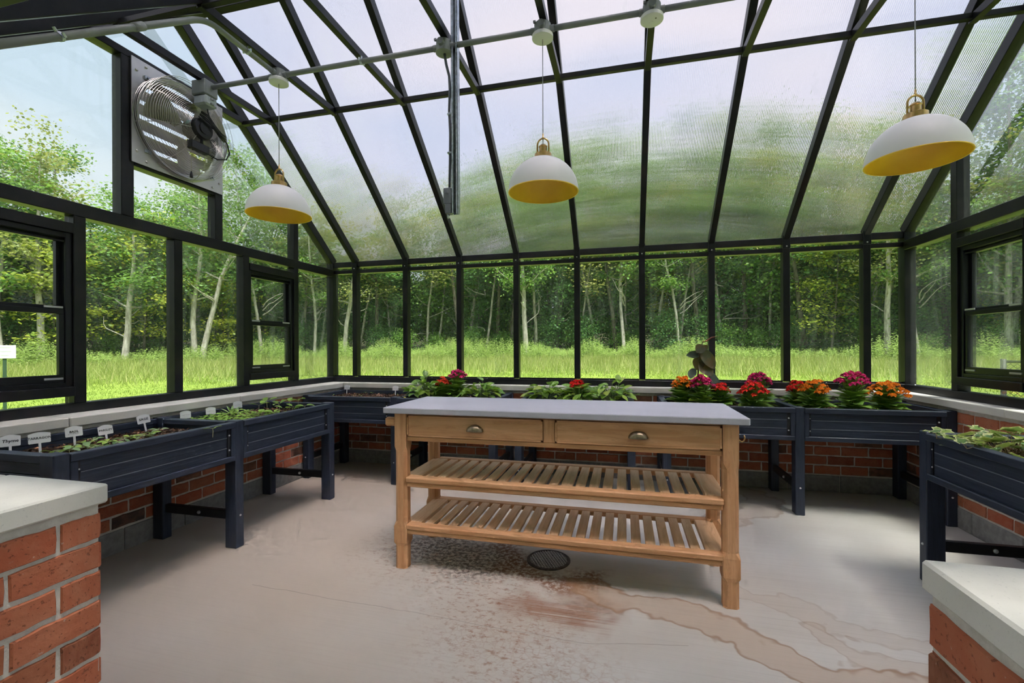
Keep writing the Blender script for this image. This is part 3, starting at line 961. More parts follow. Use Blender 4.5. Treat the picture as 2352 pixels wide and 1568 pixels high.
def make_tree(H, r, crown0, crown_r, bark, leafmat, forks=1, nclu=95, nleaf=70, leaf=0.22, layered=False, trunk_wob=0.03, bare=0):
    g = Geo()
    tips = []
    for k in range(forks):
        lean = rng.normal(0, .05, 2) if forks == 1 else np.array([(-1) ** k * .10, rng.normal(0, .05)])
        pts = [np.array((0.0 + (.25 * (-1) ** k if forks > 1 else 0), 0, -.3))]
        dirv = np.array((lean[0], lean[1], 1.0))
        m = 8
        for i in range(m):
            dirv = dirv + np.append(rng.normal(0, trunk_wob, 2), 0)
            dirv /= np.linalg.norm(dirv)
            pts.append(pts[-1] + dirv * H * .92 / m)
        rr = [r * (1 - .8 * i / m) for i in range(m + 1)]
        g.tube(pts, rr, 8, False)
        for i in range(2, m + 1):
            z = pts[i][2]
            if z < crown0 * .6: continue
            for q in range(3):
                az = rng.uniform(0, 2 * math.pi)
                L = crown_r * rng.uniform(.6, 1.05) * (1.0 if i < m - 1 else .6)
                lp = limb_path(pts[i], (math.cos(az), math.sin(az), rng.uniform(.15, .8)), L)
                g.tube(lp, [rr[i] * .42 * (1 - .8 * j / 5) + .012 for j in range(6)], 5, False)
                tips.extend(lp[2:])
        tips.append(pts[-1])
    for q in range(bare):
        z = rng.uniform(.12, .35) * H
        az = rng.uniform(0, 2 * math.pi)
        lp = limb_path((0, 0, z), (math.cos(az), math.sin(az), .55), 2.6, 6, .2, .3)
        g.tube(lp, [.05 * (1 - .75 * j / 6) for j in range(7)], 5, False)
    tips = np.array(tips)
    # clusters: at the limb tips and spread through the crown
    k2 = max(10, nclu - len(tips))
    a = rng.uniform(0, 2 * math.pi, k2); t = rng.uniform(0, 1, k2)
    prof = np.sin(np.clip(t * .9 + .1, 0, 1) * math.pi) ** .6
    rad_ = crown_r * prof * np.sqrt(rng.uniform(.15, 1, k2))
    c2 = np.stack([rad_ * np.cos(a), rad_ * np.sin(a), crown0 + t * (H - crown0)], 1)
    c = np.concatenate([tips[rng.permutation(len(tips))[:nclu - 10]], c2])
    sg = np.stack([np.full(len(c), .62), np.full(len(c), .62), np.full(len(c), .16 if layered else .40)], 1) * rng.uniform(.7, 1.3, (len(c), 1)) * (crown_r / 3.2) ** .5
    return shade_auto(g.mesh('trunk', bark), 60), mesh_quads('foliage', leaf_cards(c, nleaf, sg, leaf, .75 if layered else .5), leafmat)
PROTO = {}
PROTO['tall'] = [make_tree(19, .22, 6.5, 3.4, M_BARK_P, LEAF[0], nclu=100, nleaf=58),
                 make_tree(20, .26, 7.5, 3.8, M_BARK_P, LEAF[1], nclu=110, nleaf=62),
                 make_tree(18, .20, 5.5, 3.2, M_BARK_D, LEAF[0], nclu=100, nleaf=60),
                 make_tree(19, .24, 6.0, 3.4, M_BARK_D, LEAF[1], nclu=110, nleaf=62)]
PROTO['open'] = [make_tree(19, .20, 9.0, 3.0, M_BARK_P, LEAF[3], nclu=80, nleaf=55, bare=2),
                 make_tree(18, .17, 8.5, 2.6, M_BARK_P, LEAF[0], nclu=70, nleaf=55, bare=3)]
M_BARK_W = mk_bark('whitish_bark', (0.34, 0.30, 0.265), (0.66, 0.61, 0.56))
PROTO['pale'] = [make_tree(19, .23, 9.0, 3.2, M_BARK_W, LEAF[3], nclu=85, nleaf=55, bare=2, trunk_wob=.05),
                 make_tree(19, .15, 9.5, 2.6, M_BARK_W, LEAF[0], nclu=70, nleaf=55, bare=3, trunk_wob=.06),
                 make_tree(19, .25, 8.5, 3.4, M_BARK_W, LEAF[0], nclu=95, nleaf=60, bare=3, trunk_wob=.04)]
PROTO['pole'] = [make_tree(19, .15, 11.0, 2.6, M_BARK_P, LEAF[0], nclu=60, nleaf=50, bare=3, trunk_wob=.025),
                 make_tree(18, .11, 10.0, 2.2, M_BARK_P, LEAF[3], nclu=50, nleaf=50, bare=4, trunk_wob=.05),
                 make_tree(19, .19, 11.0, 2.8, M_BARK_D, LEAF[1], nclu=60, nleaf=50, bare=3, trunk_wob=.03)]
PROTO['twin'] = [make_tree(18, .24, 8.5, 3.2, M_BARK_W, LEAF[0], forks=2, nclu=90, nleaf=60, trunk_wob=.05)]
LEAF.append(leafy('leaf_understory', [(0, (0.05, 0.13, 0.035)), (0.5, (0.12, 0.24, 0.06)), (1, (0.24, 0.37, 0.09))], 0.4, 0.5, (0.32, 0.5, 0.09)))
PROTO['under'] = [make_tree(7.5, .09, .8, 2.3, M_BARK_D, LEAF[4], nclu=95, nleaf=60, leaf=.19),
                  make_tree(6.5, .08, .6, 2.2, M_BARK_D, LEAF[4], nclu=95, nleaf=60, leaf=.19),
                  make_tree(9.0, .10, 1.2, 2.4, M_BARK_D, LEAF[1], nclu=105, nleaf=60, leaf=.19)]
PROTO['yellow'] = [make_tree(8.5, .08, 1.2, 2.3, M_BARK_D, LEAF[2], nclu=75, nleaf=60, leaf=.17, layered=True),
                   make_tree(6.0, .07, .8, 2.0, M_BARK_D, LEAF[2], nclu=60, nleaf=60, leaf=.17, layered=True)]
PROTO['bush'] = [make_tree(2.8, .04, .2, 1.5, M_BARK_D, LEAF[0], nclu=55, nleaf=60, leaf=.14),
                 make_tree(3.4, .04, .2, 1.6, M_BARK_D, LEAF[1], nclu=60, nleaf=60, leaf=.14)]
PX_F, PX_C, TH = 1045.0, 1176.0, R(13.9)
def px_ang(px): return math.atan((px - PX_C) / PX_F) - TH      # photo column -> compass angle from +Y
PANES = [(-9999, 0, 'left of the view'), (0, 165, 'the near left window'), (165, 400, 'the widest left pane'), (400, 560, 'the second left pane'), (560, 675, 'the far left window'), (675, 765, 'the left corner pane'),
         (765, 820, 'the first narrow back pane'), (820, 934, 'the second back pane'), (934, 1054, 'the third back pane'), (1054, 1185, 'the fourth back pane'), (1185, 1323, 'the fifth back pane'), (1323, 1472, 'the sixth back pane'),
         (1472, 1632, 'the seventh back pane'), (1632, 1802, 'the eighth back pane'), (1802, 1990, 'the ninth back pane'), (1990, 2095, 'the last back pane'), (2095, 2215, 'the right corner pane'), (2215, 9999, 'the right window')]
ROWS = ['at the wood edge', 'inside the wood', 'deep in the wood']
def tree_label(look, row, a):
    px = PX_C + PX_F * math.tan(min(max(a + TH, -1.4), 1.4))
    w = [p for p in PANES if p[0] <= px < p[1]]
    w = w[0][2] if w else 'the right window'
    return look + ' ' + ROWS[row] + (', seen ' + w if w.startswith('left') else ', behind ' + w)
LOOKS = {('tall', 0): 'tall pale-barked green tree', ('tall', 1): 'tall pale-barked dark green tree', ('tall', 2): 'tall brown-barked green tree', ('tall', 3): 'tall brown-barked dark green tree', ('open', 0): 'thin-crowned olive tree', ('open', 1): 'thin-crowned green tree',
         ('pole', 0): 'slim pale high-crowned tree', ('pole', 1): 'thin crooked pale tree', ('pole', 2): 'straight brown high-crowned tree', ('under', 0): 'bushy dark understory tree', ('under', 1): 'bushy light understory tree', ('under', 2): 'tall bushy understory tree', ('yellow', 0): 'layered yellow-green understory tree', ('yellow', 1): 'small yellow-green understory tree', ('bush', 0): 'low light green bush', ('bush', 1): 'low dark green bush'}
def grow(kind, idx, ang, r, s, label, group=None, rz=None, name=None, cat='tree', sz=None):
    tr, fo = PROTO[kind][idx % len(PROTO[kind])]
    x, y = polar(ang, r)
    t = thing(name or 'forest_tree', label, cat, (x, y, float(gz(r)) - .05), rz if rz is not None else random.uniform(0, 6.28), group)
    t.scale = (s, s, sz or s)
    ob('trunk', tr, t); ob('foliage', fo, t)
    return t
# tree-top skyline of the photograph: (photo column, photo row)
SKY = [(-2500, 250), (-300, 280), (0, 290), (60, 275), (110, 285), (165, 330), (205, 450), (260, 470), (300, 400), (380, 370), (480, 350), (560, 290), (620, 340), (700, 400),
       (830, 430), (1000, 420), (1130, 350), (1240, 320), (1320, 270), (1430, 255), (1520, 330), (1600, 350), (1700, 220), (1790, 190),
       (1860, 230), (1960, 290), (2080, 270), (2200, 200), (2352, 60), (2800, 0), (5000, 100)]
def sky_h(px, r, ang):
    """height above its own ground of a tree whose top shows at the skyline"""
    row = 300
    for (a, ha), (b, hb) in zip(SKY, SKY[1:]):
        if a <= px <= b: row = ha + (hb - ha) * (px - a) / (b - a)
    d = r * max(.35, math.cos(ang + TH))
    return CAM_H + (797 - row) / PX_F * d - float(gz(r))
# trees the photograph singles out
H0 = 19.0
special = [
    ('pale', 0, 92, 33.5, 1.02, 'pale tall trunk forking upward behind the near left window', 0.4),
    ('pale', 1, 6, 33.5, 1.05, 'slender pale leaning tree at the far left edge of the view', 1.9),
    ('pale', 2, 285, 33.0, 0.86, 'stout grey-barked tree seen through the widest left pane', 2.2),
    ('twin', 0, 455, 33.0, 0.98, 'twin-stemmed pale tree seen through the second left pane', 0.2),
    ('pale', 1, 604, 34.0, 1.05, 'thin pale tree behind the far left hung window', 3.1),
    ('pale', 1, 722, 34.0, 1.05, 'slender pale tree behind the left corner pane', 4.4),
    ('pale', 0, 790, 34.0, 0.80, 'wide pale trunk right behind the far left corner post', 4.0),
    ('pale', 2, 1210, 34.0, 0.95, 'single pale straight trunk in the middle back pane', 5.0),
    ('pale', 1, 1435, 34.5, 1.02, 'tall grey trunk right of the middle pendant lamp', 1.0),
    ('pale', 1, 1562, 34.5, 0.95, 'leaning pale trunk seen left of the rubber plant', 2.6),
    ('tall', 2, 1712, 36.5, 1.18, 'tall dark tree rising highest above the back roof', 0.9),
    ('pale', 0, 2040, 34.0, 1.02, 'pale trunk in the last back pane by the right corner', 2.0),
    ('pale', 1, 2112, 33.5, 1.15, 'thin white trunk in the narrow right corner pane', 1.4),
    ('tall', 0, 2318, 34.5, 1.28, 'very tall leafy tree filling the upper right gable', 3.6),
]
for kind, i, px, r, s, lab, rz in special:
    hh = sky_h(px, r, px_ang(px)) / H0
    grow(kind, i, px_ang(px), r, min(1.15, max(.75, hh)), lab, rz=rz, sz=hh)
for i, (px, r, s, lab) in enumerate([(330, 34.0, 1.0, 'yellow-green young tree layered behind the widest left pane'),
                                     (520, 34.5, 0.95, 'yellowish layered young tree right of the twin trunks'),
                                     (1905, 34.5, 1.0, 'pale yellow-green layered tree in the wide right back pane'),
                                     (130, 34.5, 1.1, 'light yellow-green tree behind the near left window')]):
    grow('yellow', i, px_ang(px), r, s, lab, name='young_tree')
# the wood behind
k = 0
random.seed(11)
for row, (r0, dr, step) in enumerate(((38.5, 1.5, 96), (44.5, 2.0, 135))):
    a = A0
    while a < A1:
        px = PX_C + PX_F * math.tan(min(max(a + TH, -1.25), 1.25))
        r = r0 + random.uniform(-dr, dr)
        h = min(32, max(9, sky_h(px, r, a) * (random.uniform(.82, 1.0) if row == 0 else random.uniform(.42, .66))))
        kind, i = ('tall', random.randrange(4)) if random.random() < .72 or row else ('open', random.randrange(2))
        s = h / H0
        grow(kind, i, a, r, min(1.25, max(.72, s)), tree_label(LOOKS[(kind, i)], row, a), 'trees of the wood', sz=s)
        a += (step + random.uniform(-18, 18)) / PX_F * 0.82
        k += 1
for row, (r0, step) in enumerate(((37.8, 74), (41.5, 66), (45.5, 75))):
    a = A0
    while a < A1:
        r = r0 + random.uniform(-.9, .9)
        i = random.randrange(3)
        if random.random() < .12 and row == 0:
            i = i % 2
            grow('yellow', i, a, r, random.uniform(.7, 1.05), tree_label(LOOKS[('yellow', i)], row, a), 'yellow-green understory trees', name='young_tree')
        else:
            grow('under', i, a, r, random.uniform(.8, 1.25), tree_label(LOOKS[('under', i)], row, a), 'understory trees', name='understory_tree')
        a += (step + random.uniform(-15, 15)) / PX_F * 0.82
a = A0
row = 0
while a < A1:
    r = 36.0 + random.uniform(-.9, .9)
    px = PX_C + PX_F * math.tan(min(max(a + TH, -1.25), 1.25))
    i = random.randrange(3)
    h = min(32, max(9, sky_h(px, r, a) * random.uniform(.6, 1.0))) / H0
    grow('pole', i, a, r, 1.0, tree_label(LOOKS[('pole', i)], row, a), 'slim trees at the edge of the wood', sz=h)
    a += (52 + random.uniform(-26, 26)) / PX_F * 0.82
a = A0
while a < A1:
    r = 35.6 + random.uniform(-.8, .8)
    i = random.randrange(2)
    grow('bush', i, a, r, random.uniform(.6, 1.05), tree_label(LOOKS[('bush', i)], 0, a).replace('at the wood edge', 'at the field edge'), 'edge bushes', name='bush', cat='bush')
    a += random.uniform(40, 95) / PX_F * 0.82

# sign on a post in the field
M_SIGNW = simple('sign_white', (0.80, 0.82, 0.84), 0.5)
M_POST_G = simple('green_sign_post', (0.03, 0.07, 0.04), 0.5)
M_INK = simple('black_ink', (0.02, 0.02, 0.025), 0.6)
sx_, sy_ = -0.985 * 10.6, 0.0
a = px_ang(11); x, y = polar(a, 15.0)
sg = thing('field_sign', 'small white notice board on a green post in the grass', 'sign', (x, y, -.2), -a)
box('post', (-.03, -.015, 0), (.03, .015, 1.26), M_POST_G, sg, .002)
bd = box('board', (-.17, -.03, 1.24), (.17, -.018, 1.53), M_SIGNW, sg, .003)
for j, w_ in enumerate((.18, .20, .13)):
    box('print_line', (-w_ / 2, -.0075, .09 - j * .085), (w_ / 2, -.0062, .105 - j * .085), simple('faint_print_%d' % j, (.55, .57, .6), .6), bd)
# chain-link fence to the right
M_FENCE = simple('black_fence_wire', (0.02, 0.022, 0.022), 0.6)
a = px_ang(2304); x, y = polar(a, 9.6)
fe = thing('chain_link_fence', 'black chain-link fence outside the right window', 'fence', (x, y, -.2), R(-18))
for j in range(3):
    g = Geo(); g.tube([(j * 2.0, 0, 0), (j * 2.0, 0, 1.24)], .032, 10); ob('post', g.mesh('post', M_FENCE, True), fe)
g = Geo(); g.tube([(0, 0, 1.20), (4.0, 0, 1.20)], .02, 8); ob('top_rail', g.mesh('top_rail', M_FENCE, True), fe)
g = Geo()
for j in range(-16, 58):
    x0 = j * .07
    for s in (1, -1):
        xa, xb = (x0, x0 + 1.12) if s > 0 else (x0 + 1.12, x0)
        za, zb = .05, 1.17
        # clip to the fence length
        ta, tb = 0.0, 1.0
        for lim, sg_ in ((0, 1), (4.0, -1)):
            fa, fb = sg_ * (xa - lim), sg_ * (xb - lim)
            if fa < 0 and fb < 0: ta = 2
            elif fa < 0: ta = max(ta, fa / (fa - fb))
            elif fb < 0: tb = min(tb, fa / (fa - fb))
        if ta >= tb: continue
        p = lambda t: (xa + (xb - xa) * t, .004 * s, za + (zb - za) * t)
        g.tube([p(ta), p(tb)], .0035, 3, False)
tag(ob('wire_mesh', g.mesh('wire_mesh', M_FENCE), fe), kind='stuff')
# ------------------------------------------------------------------ object materials
def mk_wood(name, a, b, grain_axis, scale=1.0, island=False):
    m, nt, out = nodes_of(name); n = N(nt)
    oi = n.new('ShaderNodeObjectInfo')
    sc = {'X': (1.2, 14, 14), 'Y': (14, 1.2, 14), 'Z': (14, 14, 1.2)}[grain_axis]
    v = n.vec('ADD', n.coord('Object', scale=tuple(s * scale for s in sc)), n.vec('SCALE', (17.3, 9.1, 23.7), scale=oi.outputs['Random']))
    f = n.noise(v, 2.2, 4, 0.6, 0.9)
    w = n.math('FRACT', n.math('MULTIPLY', f, 7.0))
    c = n.mix(n.smooth(f, 0.3, 0.7), a, b)
    c = n.mix(n.math('MULTIPLY', n.smooth(w, 0.75, 1.0), 0.25), c, tuple(x * 0.5 for x in a))
    c = n.mix(n.math('MULTIPLY', n.math('SUBTRACT', oi.outputs['Random'], 0.45), 0.40, clamp=True), c, tuple(x * 0.62 for x in a))
    nt.links.new(n.bsdf(c, 0.55, 0, None, spec=0.35), out.inputs['Surface'])
    return m
TA, TB = (0.60, 0.305, 0.135), (0.76, 0.44, 0.23)
M_TEAK_X = mk_wood('teak_grain_along_x', TA, TB, 'X')
M_TEAK_Y = mk_wood('teak_grain_along_y', (0.68, 0.40, 0.205), (0.84, 0.56, 0.33), 'Y')
M_TEAK_Z = mk_wood('teak_grain_along_z', TA, TB, 'Z')
M_ZINC = mk_stone('grey_worktop', (0.52, 0.53, 0.59), (0.48, 0.49, 0.55), 3, 0.03)
M_PULL = simple('aged_brass_pull', (0.30, 0.24, 0.16), 0.38, 0.85, 0.3, 40)
def mk_planter(name, axis):
    m, nt, out = nodes_of(name); n = N(nt)
    sc = {'X': (3, 60, 60), 'Z': (60, 60, 3), 'Y': (60, 3, 60)}[axis]
    f = n.noise(n.coord('Object', scale=sc), 1.6, 3, 0.6, 1.2)
    c = n.mix(n.smooth(f, 0.3, 0.7), (0.020, 0.028, 0.050), (0.034, 0.045, 0.074))
    nt.links.new(n.bsdf(c, 0.48, 0, n.bump(f, 0.35, 0.003), spec=0.45), out.inputs['Surface'])
    return m
M_PL_X, M_PL_Y, M_PL_Z = mk_planter('navy_planter_board', 'X'), mk_planter('navy_planter_end', 'Y'), mk_planter('navy_planter_post', 'Z')
M_PL_DARK = simple('black_bracket', (0.012, 0.013, 0.017), 0.4)
M_GROOVE = simple('pale_groove_edge', (0.16, 0.18, 0.22), 0.5)  # paler strip along the board grooves
M_WHITE = simple('white_enamel', (0.80, 0.80, 0.81), 0.45)
M_GOLD = simple('gold_shade_lining', (1.0, 0.62, 0.055), 0.42, 0.15, 0.05, 12)
M_BRASS = simple('brushed_brass', (0.62, 0.42, 0.18), 0.3, 1.0, 0.15, 30)
M_CORD = simple('grey_cord', (0.30, 0.30, 0.32), 0.6)
M_PVC = simple('grey_conduit', (0.24, 0.255, 0.265), 0.5)
M_GALV = simple('galvanised_steel', (0.52, 0.57, 0.63), 0.35, 0.85, 0.28, 45)
M_BLACK = simple('black_plastic', (0.012, 0.012, 0.014), 0.35)
M_ALU = simple('mill_aluminium', (0.66, 0.64, 0.62), 0.38, 0.85, 0.08, 6)
M_LOUV = simple('louvre_aluminium', (0.46, 0.42, 0.37), 0.42, 0.8, 0.12, 8)
M_WIRE = simple('chrome_guard_wire', (0.50, 0.48, 0.46), 0.3, 0.9)

# ------------------------------------------------------------------ potting table
TBASE = Vector((-0.37, 2.58, 0))
tbl = thing('potting_table', 'slatted teak potting table with grey top and two drawers in the middle', 'table', TBASE)
def tb(name, lo, hi, mat, par=None, bev=.003):
    off = TBASE + (Vector(par.location) if par is not None else Vector((0, 0, 0)))
    return box(name, Vector(lo) - off, Vector(hi) - off, mat, par or tbl, bev)
TX0, TX1, TY0, TY1 = -1.262, 0.521, 2.33, 2.835
LW = .071
tb('worktop', (-1.315, 2.298, .873), (.562, 2.885, .906), M_ZINC, bev=.004)
def table_leg(x0, y0):
    prof = [(0, .012), (.004, .016), (.125, .017), (.145, .004), (.235, .004), (.262, .018), (.655, .018), (.685, .003), (.873, .003)]
    V, F = [], []
    h = LW / 2
    for z, c in prof:
        k = h + (.004 if .14 < z < .24 else 0)
        s = k - c
        V += [(-s, -k, z), (s, -k, z), (k, -s, z), (k, s, z), (s, k, z), (-s, k, z), (-k, s, z), (-k, -s, z)]
    m = len(prof)
    for i in range(m - 1):
        for j in range(8):
            a, b = i * 8 + j, i * 8 + (j + 1) % 8
            F.append((a, b, b + 8, a + 8))
    F.append(tuple(reversed(range(8)))); F.append(tuple(range((m - 1) * 8, m * 8)))
    return V, F
LEG_ME = mesh_from('leg', *table_leg(0, 0), M_TEAK_Z)
for x in (TX0 + LW / 2, TX1 - LW / 2):
    for y in (TY0 + LW / 2, TY1 - LW / 2):
        ob('leg', LEG_ME, tbl, Vector((x, y, 0)) - TBASE)
xi0, xi1 = TX0 + LW, TX1 - LW
tb('top_rail', (xi0, 2.345, .862), (xi1, 2.372, .873), M_TEAK_X)
tb('front_rail', (xi0, 2.342, .716), (xi1, 2.372, .742), M_TEAK_X)
tb('mid_stile', (-.414, 2.342, .742), (-.352, 2.372, .862), M_TEAK_Z)
tb('back_apron', (xi0, TY1 - .045, .716), (xi1, TY1 - .02, .873), M_TEAK_X)
for x in (TX0 + .02, TX1 - .045):
    tb('side_apron', (x, TY0 + LW, .716), (x + .025, TY1 - LW, .873), M_TEAK_Y)
def cup_pull(w, h, d):
    g = Geo(); V, F = [], []
    nu, nv = 14, 7
    for shell, k in ((0, 1.0), (1, .86)):
        for j in range(nv + 1):
            ph = j / nv * math.pi / 2
            for i in range(nu + 1):
                a = i / nu * math.pi
                V.append((-math.cos(a) * w / 2 * math.cos(ph) ** .8 * k, -math.sin(ph) ** .9 * d * k, (math.sin(a) * math.cos(ph) ** .8 * h) * k - h * .45))
    W1 = nu + 1; off = (nv + 1) * W1
    for s in (0, 1):
        for j in range(nv):
            for i in range(nu):
                a = s * off + j * W1 + i
                q = (a, a + 1, a + 1 + W1, a + W1)
                F.append(q if s else tuple(reversed(q)))
    for j in range(nv):
        for e in (0, nu):
            a = j * W1 + e
            F.append((a, a + W1, a + W1 + off, a + off))
    g.add(V, F)
    return shade_auto(g.mesh('pull', M_PULL), 50)
PULL = cup_pull(.096, .036, .030)
for x0, x1 in ((xi0 + .004, -.416), (-.350, xi1 - .004)):
    d = tb('drawer', (x0, 2.336, .745), (x1, 2.36, .860), M_TEAK_X, bev=.006)
    rim = Geo()
    cx, cz = (x1 - x0) / 2, (.860 - .745) / 2
    for lo, hi in (((-cx, -.0155, cz - .009), (cx, -.012, cz)), ((-cx, -.0155, -cz), (cx, -.012, -cz + .009)),
                   ((-cx, -.0155, -cz), (-cx + .009, -.012, cz)), ((cx - .009, -.0155, -cz), (cx, -.012, cz))):
        rim.box(lo, hi)
    ob('moulding', rim.mesh('moulding', M_TEAK_X), d)
    tag(ob('pull', PULL, d, (0.015, -.012, .0)), 'aged brass cup pull')
# shelves
for zt in (.515, .250):
    tb('shelf_front_rail', (xi0 - .004, TY0 - .002, zt - .030), (xi1 + .004, TY0 + .052, zt), M_TEAK_X, bev=.006)
    tb('shelf_lower_rail', (xi0, TY0 + .006, zt - .056), (xi1, TY0 + .030, zt - .030), M_TEAK_X, bev=.005)
    tb('shelf_back_rail', (xi0 - .004, TY1 - .055, zt - .030), (xi1 + .004, TY1 + .002, zt), M_TEAK_X, bev=.006)
    e = .088
    for x0 in (xi0 - .03, xi1 + .03 - e - .012):
        tb('end_board', (x0, TY0 + .052, zt - .022), (x0 + e + .012, TY1 - .055, zt), M_TEAK_Y)
    a, b = xi0 - .03 + e + .012 + .022, xi1 + .03 - e - .012 - .022
    nsl = 21
    pit = (b - a + .022) / nsl
    for i in range(nsl):
        wide = .012 if (i == 11 and zt > .4) else 0
        tb('shelf_slat', (a + i * pit - wide / 2, TY0 + .050, zt - .020), (a + i * pit + pit - .022 + wide / 2, TY1 - .053, zt - .002), M_TEAK_Y, bev=.002)
# towel bar on the left end
for y in (TY0 + .012, TY1 - .052):
    tb('bar_bracket', (TX0 - .066, y, .795), (TX0, y + .040, .843), M_TEAK_X, bev=.008)
g = Geo(); g.tube([(0, -.21, 0), (0, .21, 0)], .012, 10)
ob('towel_bar', g.mesh('towel_bar', M_TEAK_Y, True), tbl, Vector((TX0 - .042, (TY0 + TY1) / 2, .82)) - TBASE)
g = Geo(); g.tube([(0, 0, .01), (.012, 0, 0), (.022, 0, -.006), (.032, 0, .002), (.035, 0, .016), (.031, 0, .026)], .0035, 8)
g.box((-.004, -.008, -.012), (.002, .008, .022))
ob('hook', g.mesh('hook', M_BRASS, True), tbl, Vector((TX1 + .003, TY0 + .06, .785)) - TBASE)

# ------------------------------------------------------------------ floor drain
dr = thing('floor_drain', 'round metal grate drain in the concrete floor under the table', 'drain', (-.435, 2.62, 0))
M_IRON = simple('rusted_iron', (0.10, 0.085, 0.075), 0.6, 0.5, 0.35, 60)
M_GRATE = simple('worn_steel_grate', (0.42, 0.40, 0.38), 0.5, 0.3, 0.25, 60)
g = Geo(); g.lathe([(.126, .0), (.126, .005), (.122, .008), (.112, .008), (.109, .002)], 40, closed=True)
ob('rim', shade_auto(g.mesh('rim', M_IRON)), dr)
g = Geo(); g.lathe([(.110, .0012), (.110, .0022)], 40); ob('pit', g.mesh('pit', M_BLACK), dr)
for k in range(-6, 7):
    o_ = k * .0155
    L = math.sqrt(max(1e-5, .109 ** 2 - o_ ** 2))
    for axis in (0, 1):
        lo, hi = ((-L, o_ - .0028, .002), (L, o_ + .0028, .0075)) if axis == 0 else ((o_ - .0028, -L, .002), (o_ + .0028, L, .007))
        box('grate_bar', lo, hi, M_GRATE, dr)
dr.rotation_euler = (0, 0, R(28))

# ------------------------------------------------------------------ raised planters
PH, PD, BXL = .785, .66, .925
def planter(name, label, loc, rz, nbox):
    """local x along the planter, front face at y = 0 looking to -y"""
    t = thing('raised_planter', label, 'planter', loc, rz, 'navy raised planters')
    lw, ld = .062, .084
    L = nbox * BXL
    for i in range(nbox + 1):
        x = i * BXL
        for y0, y1 in ((0, ld), (PD - ld, PD)):
            lg = box('leg', (x - lw / 2, y0, 0), (x + lw / 2, y1, PH + .006), M_PL_Z, t, .004)
            bolt(lg, (.0, -ld / 2 if y0 == 0 else -ld / 2, .20 - (PH + .006) / 2), 'Y', .0065, 'screw')
        br = box('brace', (x - .016, ld, .172), (x + .016, PD - ld, .226), M_PL_DARK, t, .003)
        bolt(br, (-.016, -.03, 0), '-X', .011, 'screw'); bolt(br, (.016, -.03, 0), 'X', .011, 'screw')
    z0, z1 = .545, PH
    zs = [z0 + .032, z0 + .088, z0 + .150, z1 - .034]
    for i in range(nbox):
        a, b = i * BXL + lw / 2, (i + 1) * BXL - lw / 2
        for (y0, y1, front) in ((.012, .034, True), (PD - .034, PD - .012, False)):
            for za, zb in zip(zs, zs[1:]):
                box('board', (a, y0, za + .0015), (b, y1, zb - .0015), M_PL_X, t, .002)
            f0, f1 = (-.006, y1 + .006) if front else (y0 - .006, PD + .006)
            box('top_rim', (a, f0, z1 - .036), (b, f1, z1), M_PL_X, t, .003)
            box('bottom_rail', (a, f0 + .004, z0), (b, f1 - .004, z0 + .034), M_PL_X, t, .004)
            if front:
                for za in zs[1:3]:
                    box('groove_edge', (a + .045, y0 - .0016, za - .0022), (b - .045, y0 + .001, za + .0022), M_GROOVE, t)
                # corner strips with screws
                box('corner_strip', (a, y0 - .012, z0 + .034), (a + .030, y0, z1 - .036), M_PL_Z, t, .002)
                box('corner_strip', (b - .030, y0 - .012, z0 + .034), (b, y0, z1 - .036), M_PL_Z, t, .002)
                br = box('corner_bracket', (b - .052, y0 - .005, z0 + .036), (b - .031, y0, z1 - .038), M_PL_DARK, t)
                for zz in (.045, -.045): bolt(br, (0, -.003, zz), 'Y', .0055, 'screw')
                br = box('corner_bracket', (a + .031, y0 - .005, z0 + .036), (a + .040, y0, z1 - .038), M_PL_DARK, t)
                for zz in (.045, -.045): bolt(br, (0, -.003, zz), 'Y', .004, 'screw')
        box('bottom_board', (a, .03, z0 + .01), (b, PD - .03, z0 + .03), M_PL_X, t)
    for i in range(nbox + 1):
        x = i * BXL
        if 0 < i < nbox:
            box('divider', (x - .012, ld, z0 + .03), (x + .012, PD - ld, z1 - .034), M_PL_Y, t, .002)
            box('divider_rim', (x - .026, ld, z1 - .034), (x + .026, PD - ld, z1 - .002), M_PL_Y, t, .003)
        else:
            for za, zb in zip(zs, zs[1:]):
                box('end_board', (x - .012, ld, za + .0015), (x + .012, PD - ld, zb - .0015), M_PL_Y, t, .002)
            box('end_rim', (x - .024, ld, z1 - .036), (x + .024, PD - ld, z1), M_PL_Y, t, .003)
            box('end_bottom_rail', (x - .02, ld, z0), (x + .02, PD - ld, z0 + .034), M_PL_Y, t, .003)
    return t
PLB_Y = 3.735
pl_bl = planter('a', 'two-box navy raised planter in the back left corner', (-2.955, PLB_Y, 0), 0, 2)
pl_bm = planter('b', 'single-box navy raised planter hidden behind the table', (-.875, PLB_Y, 0), 0, 1)
pl_br = planter('c', 'two-box navy raised planter of bright flowers in the back right corner', (.318, PLB_Y, 0), 0, 2)
pl_l = planter('d', 'two-box navy raised herb planter along the left wall', (-2.335, 1.425, 0), R(90), 2)
pl_r = planter('e', 'navy raised ivy planter along the right wall', (1.515, 2.835, 0), R(-90), 2)

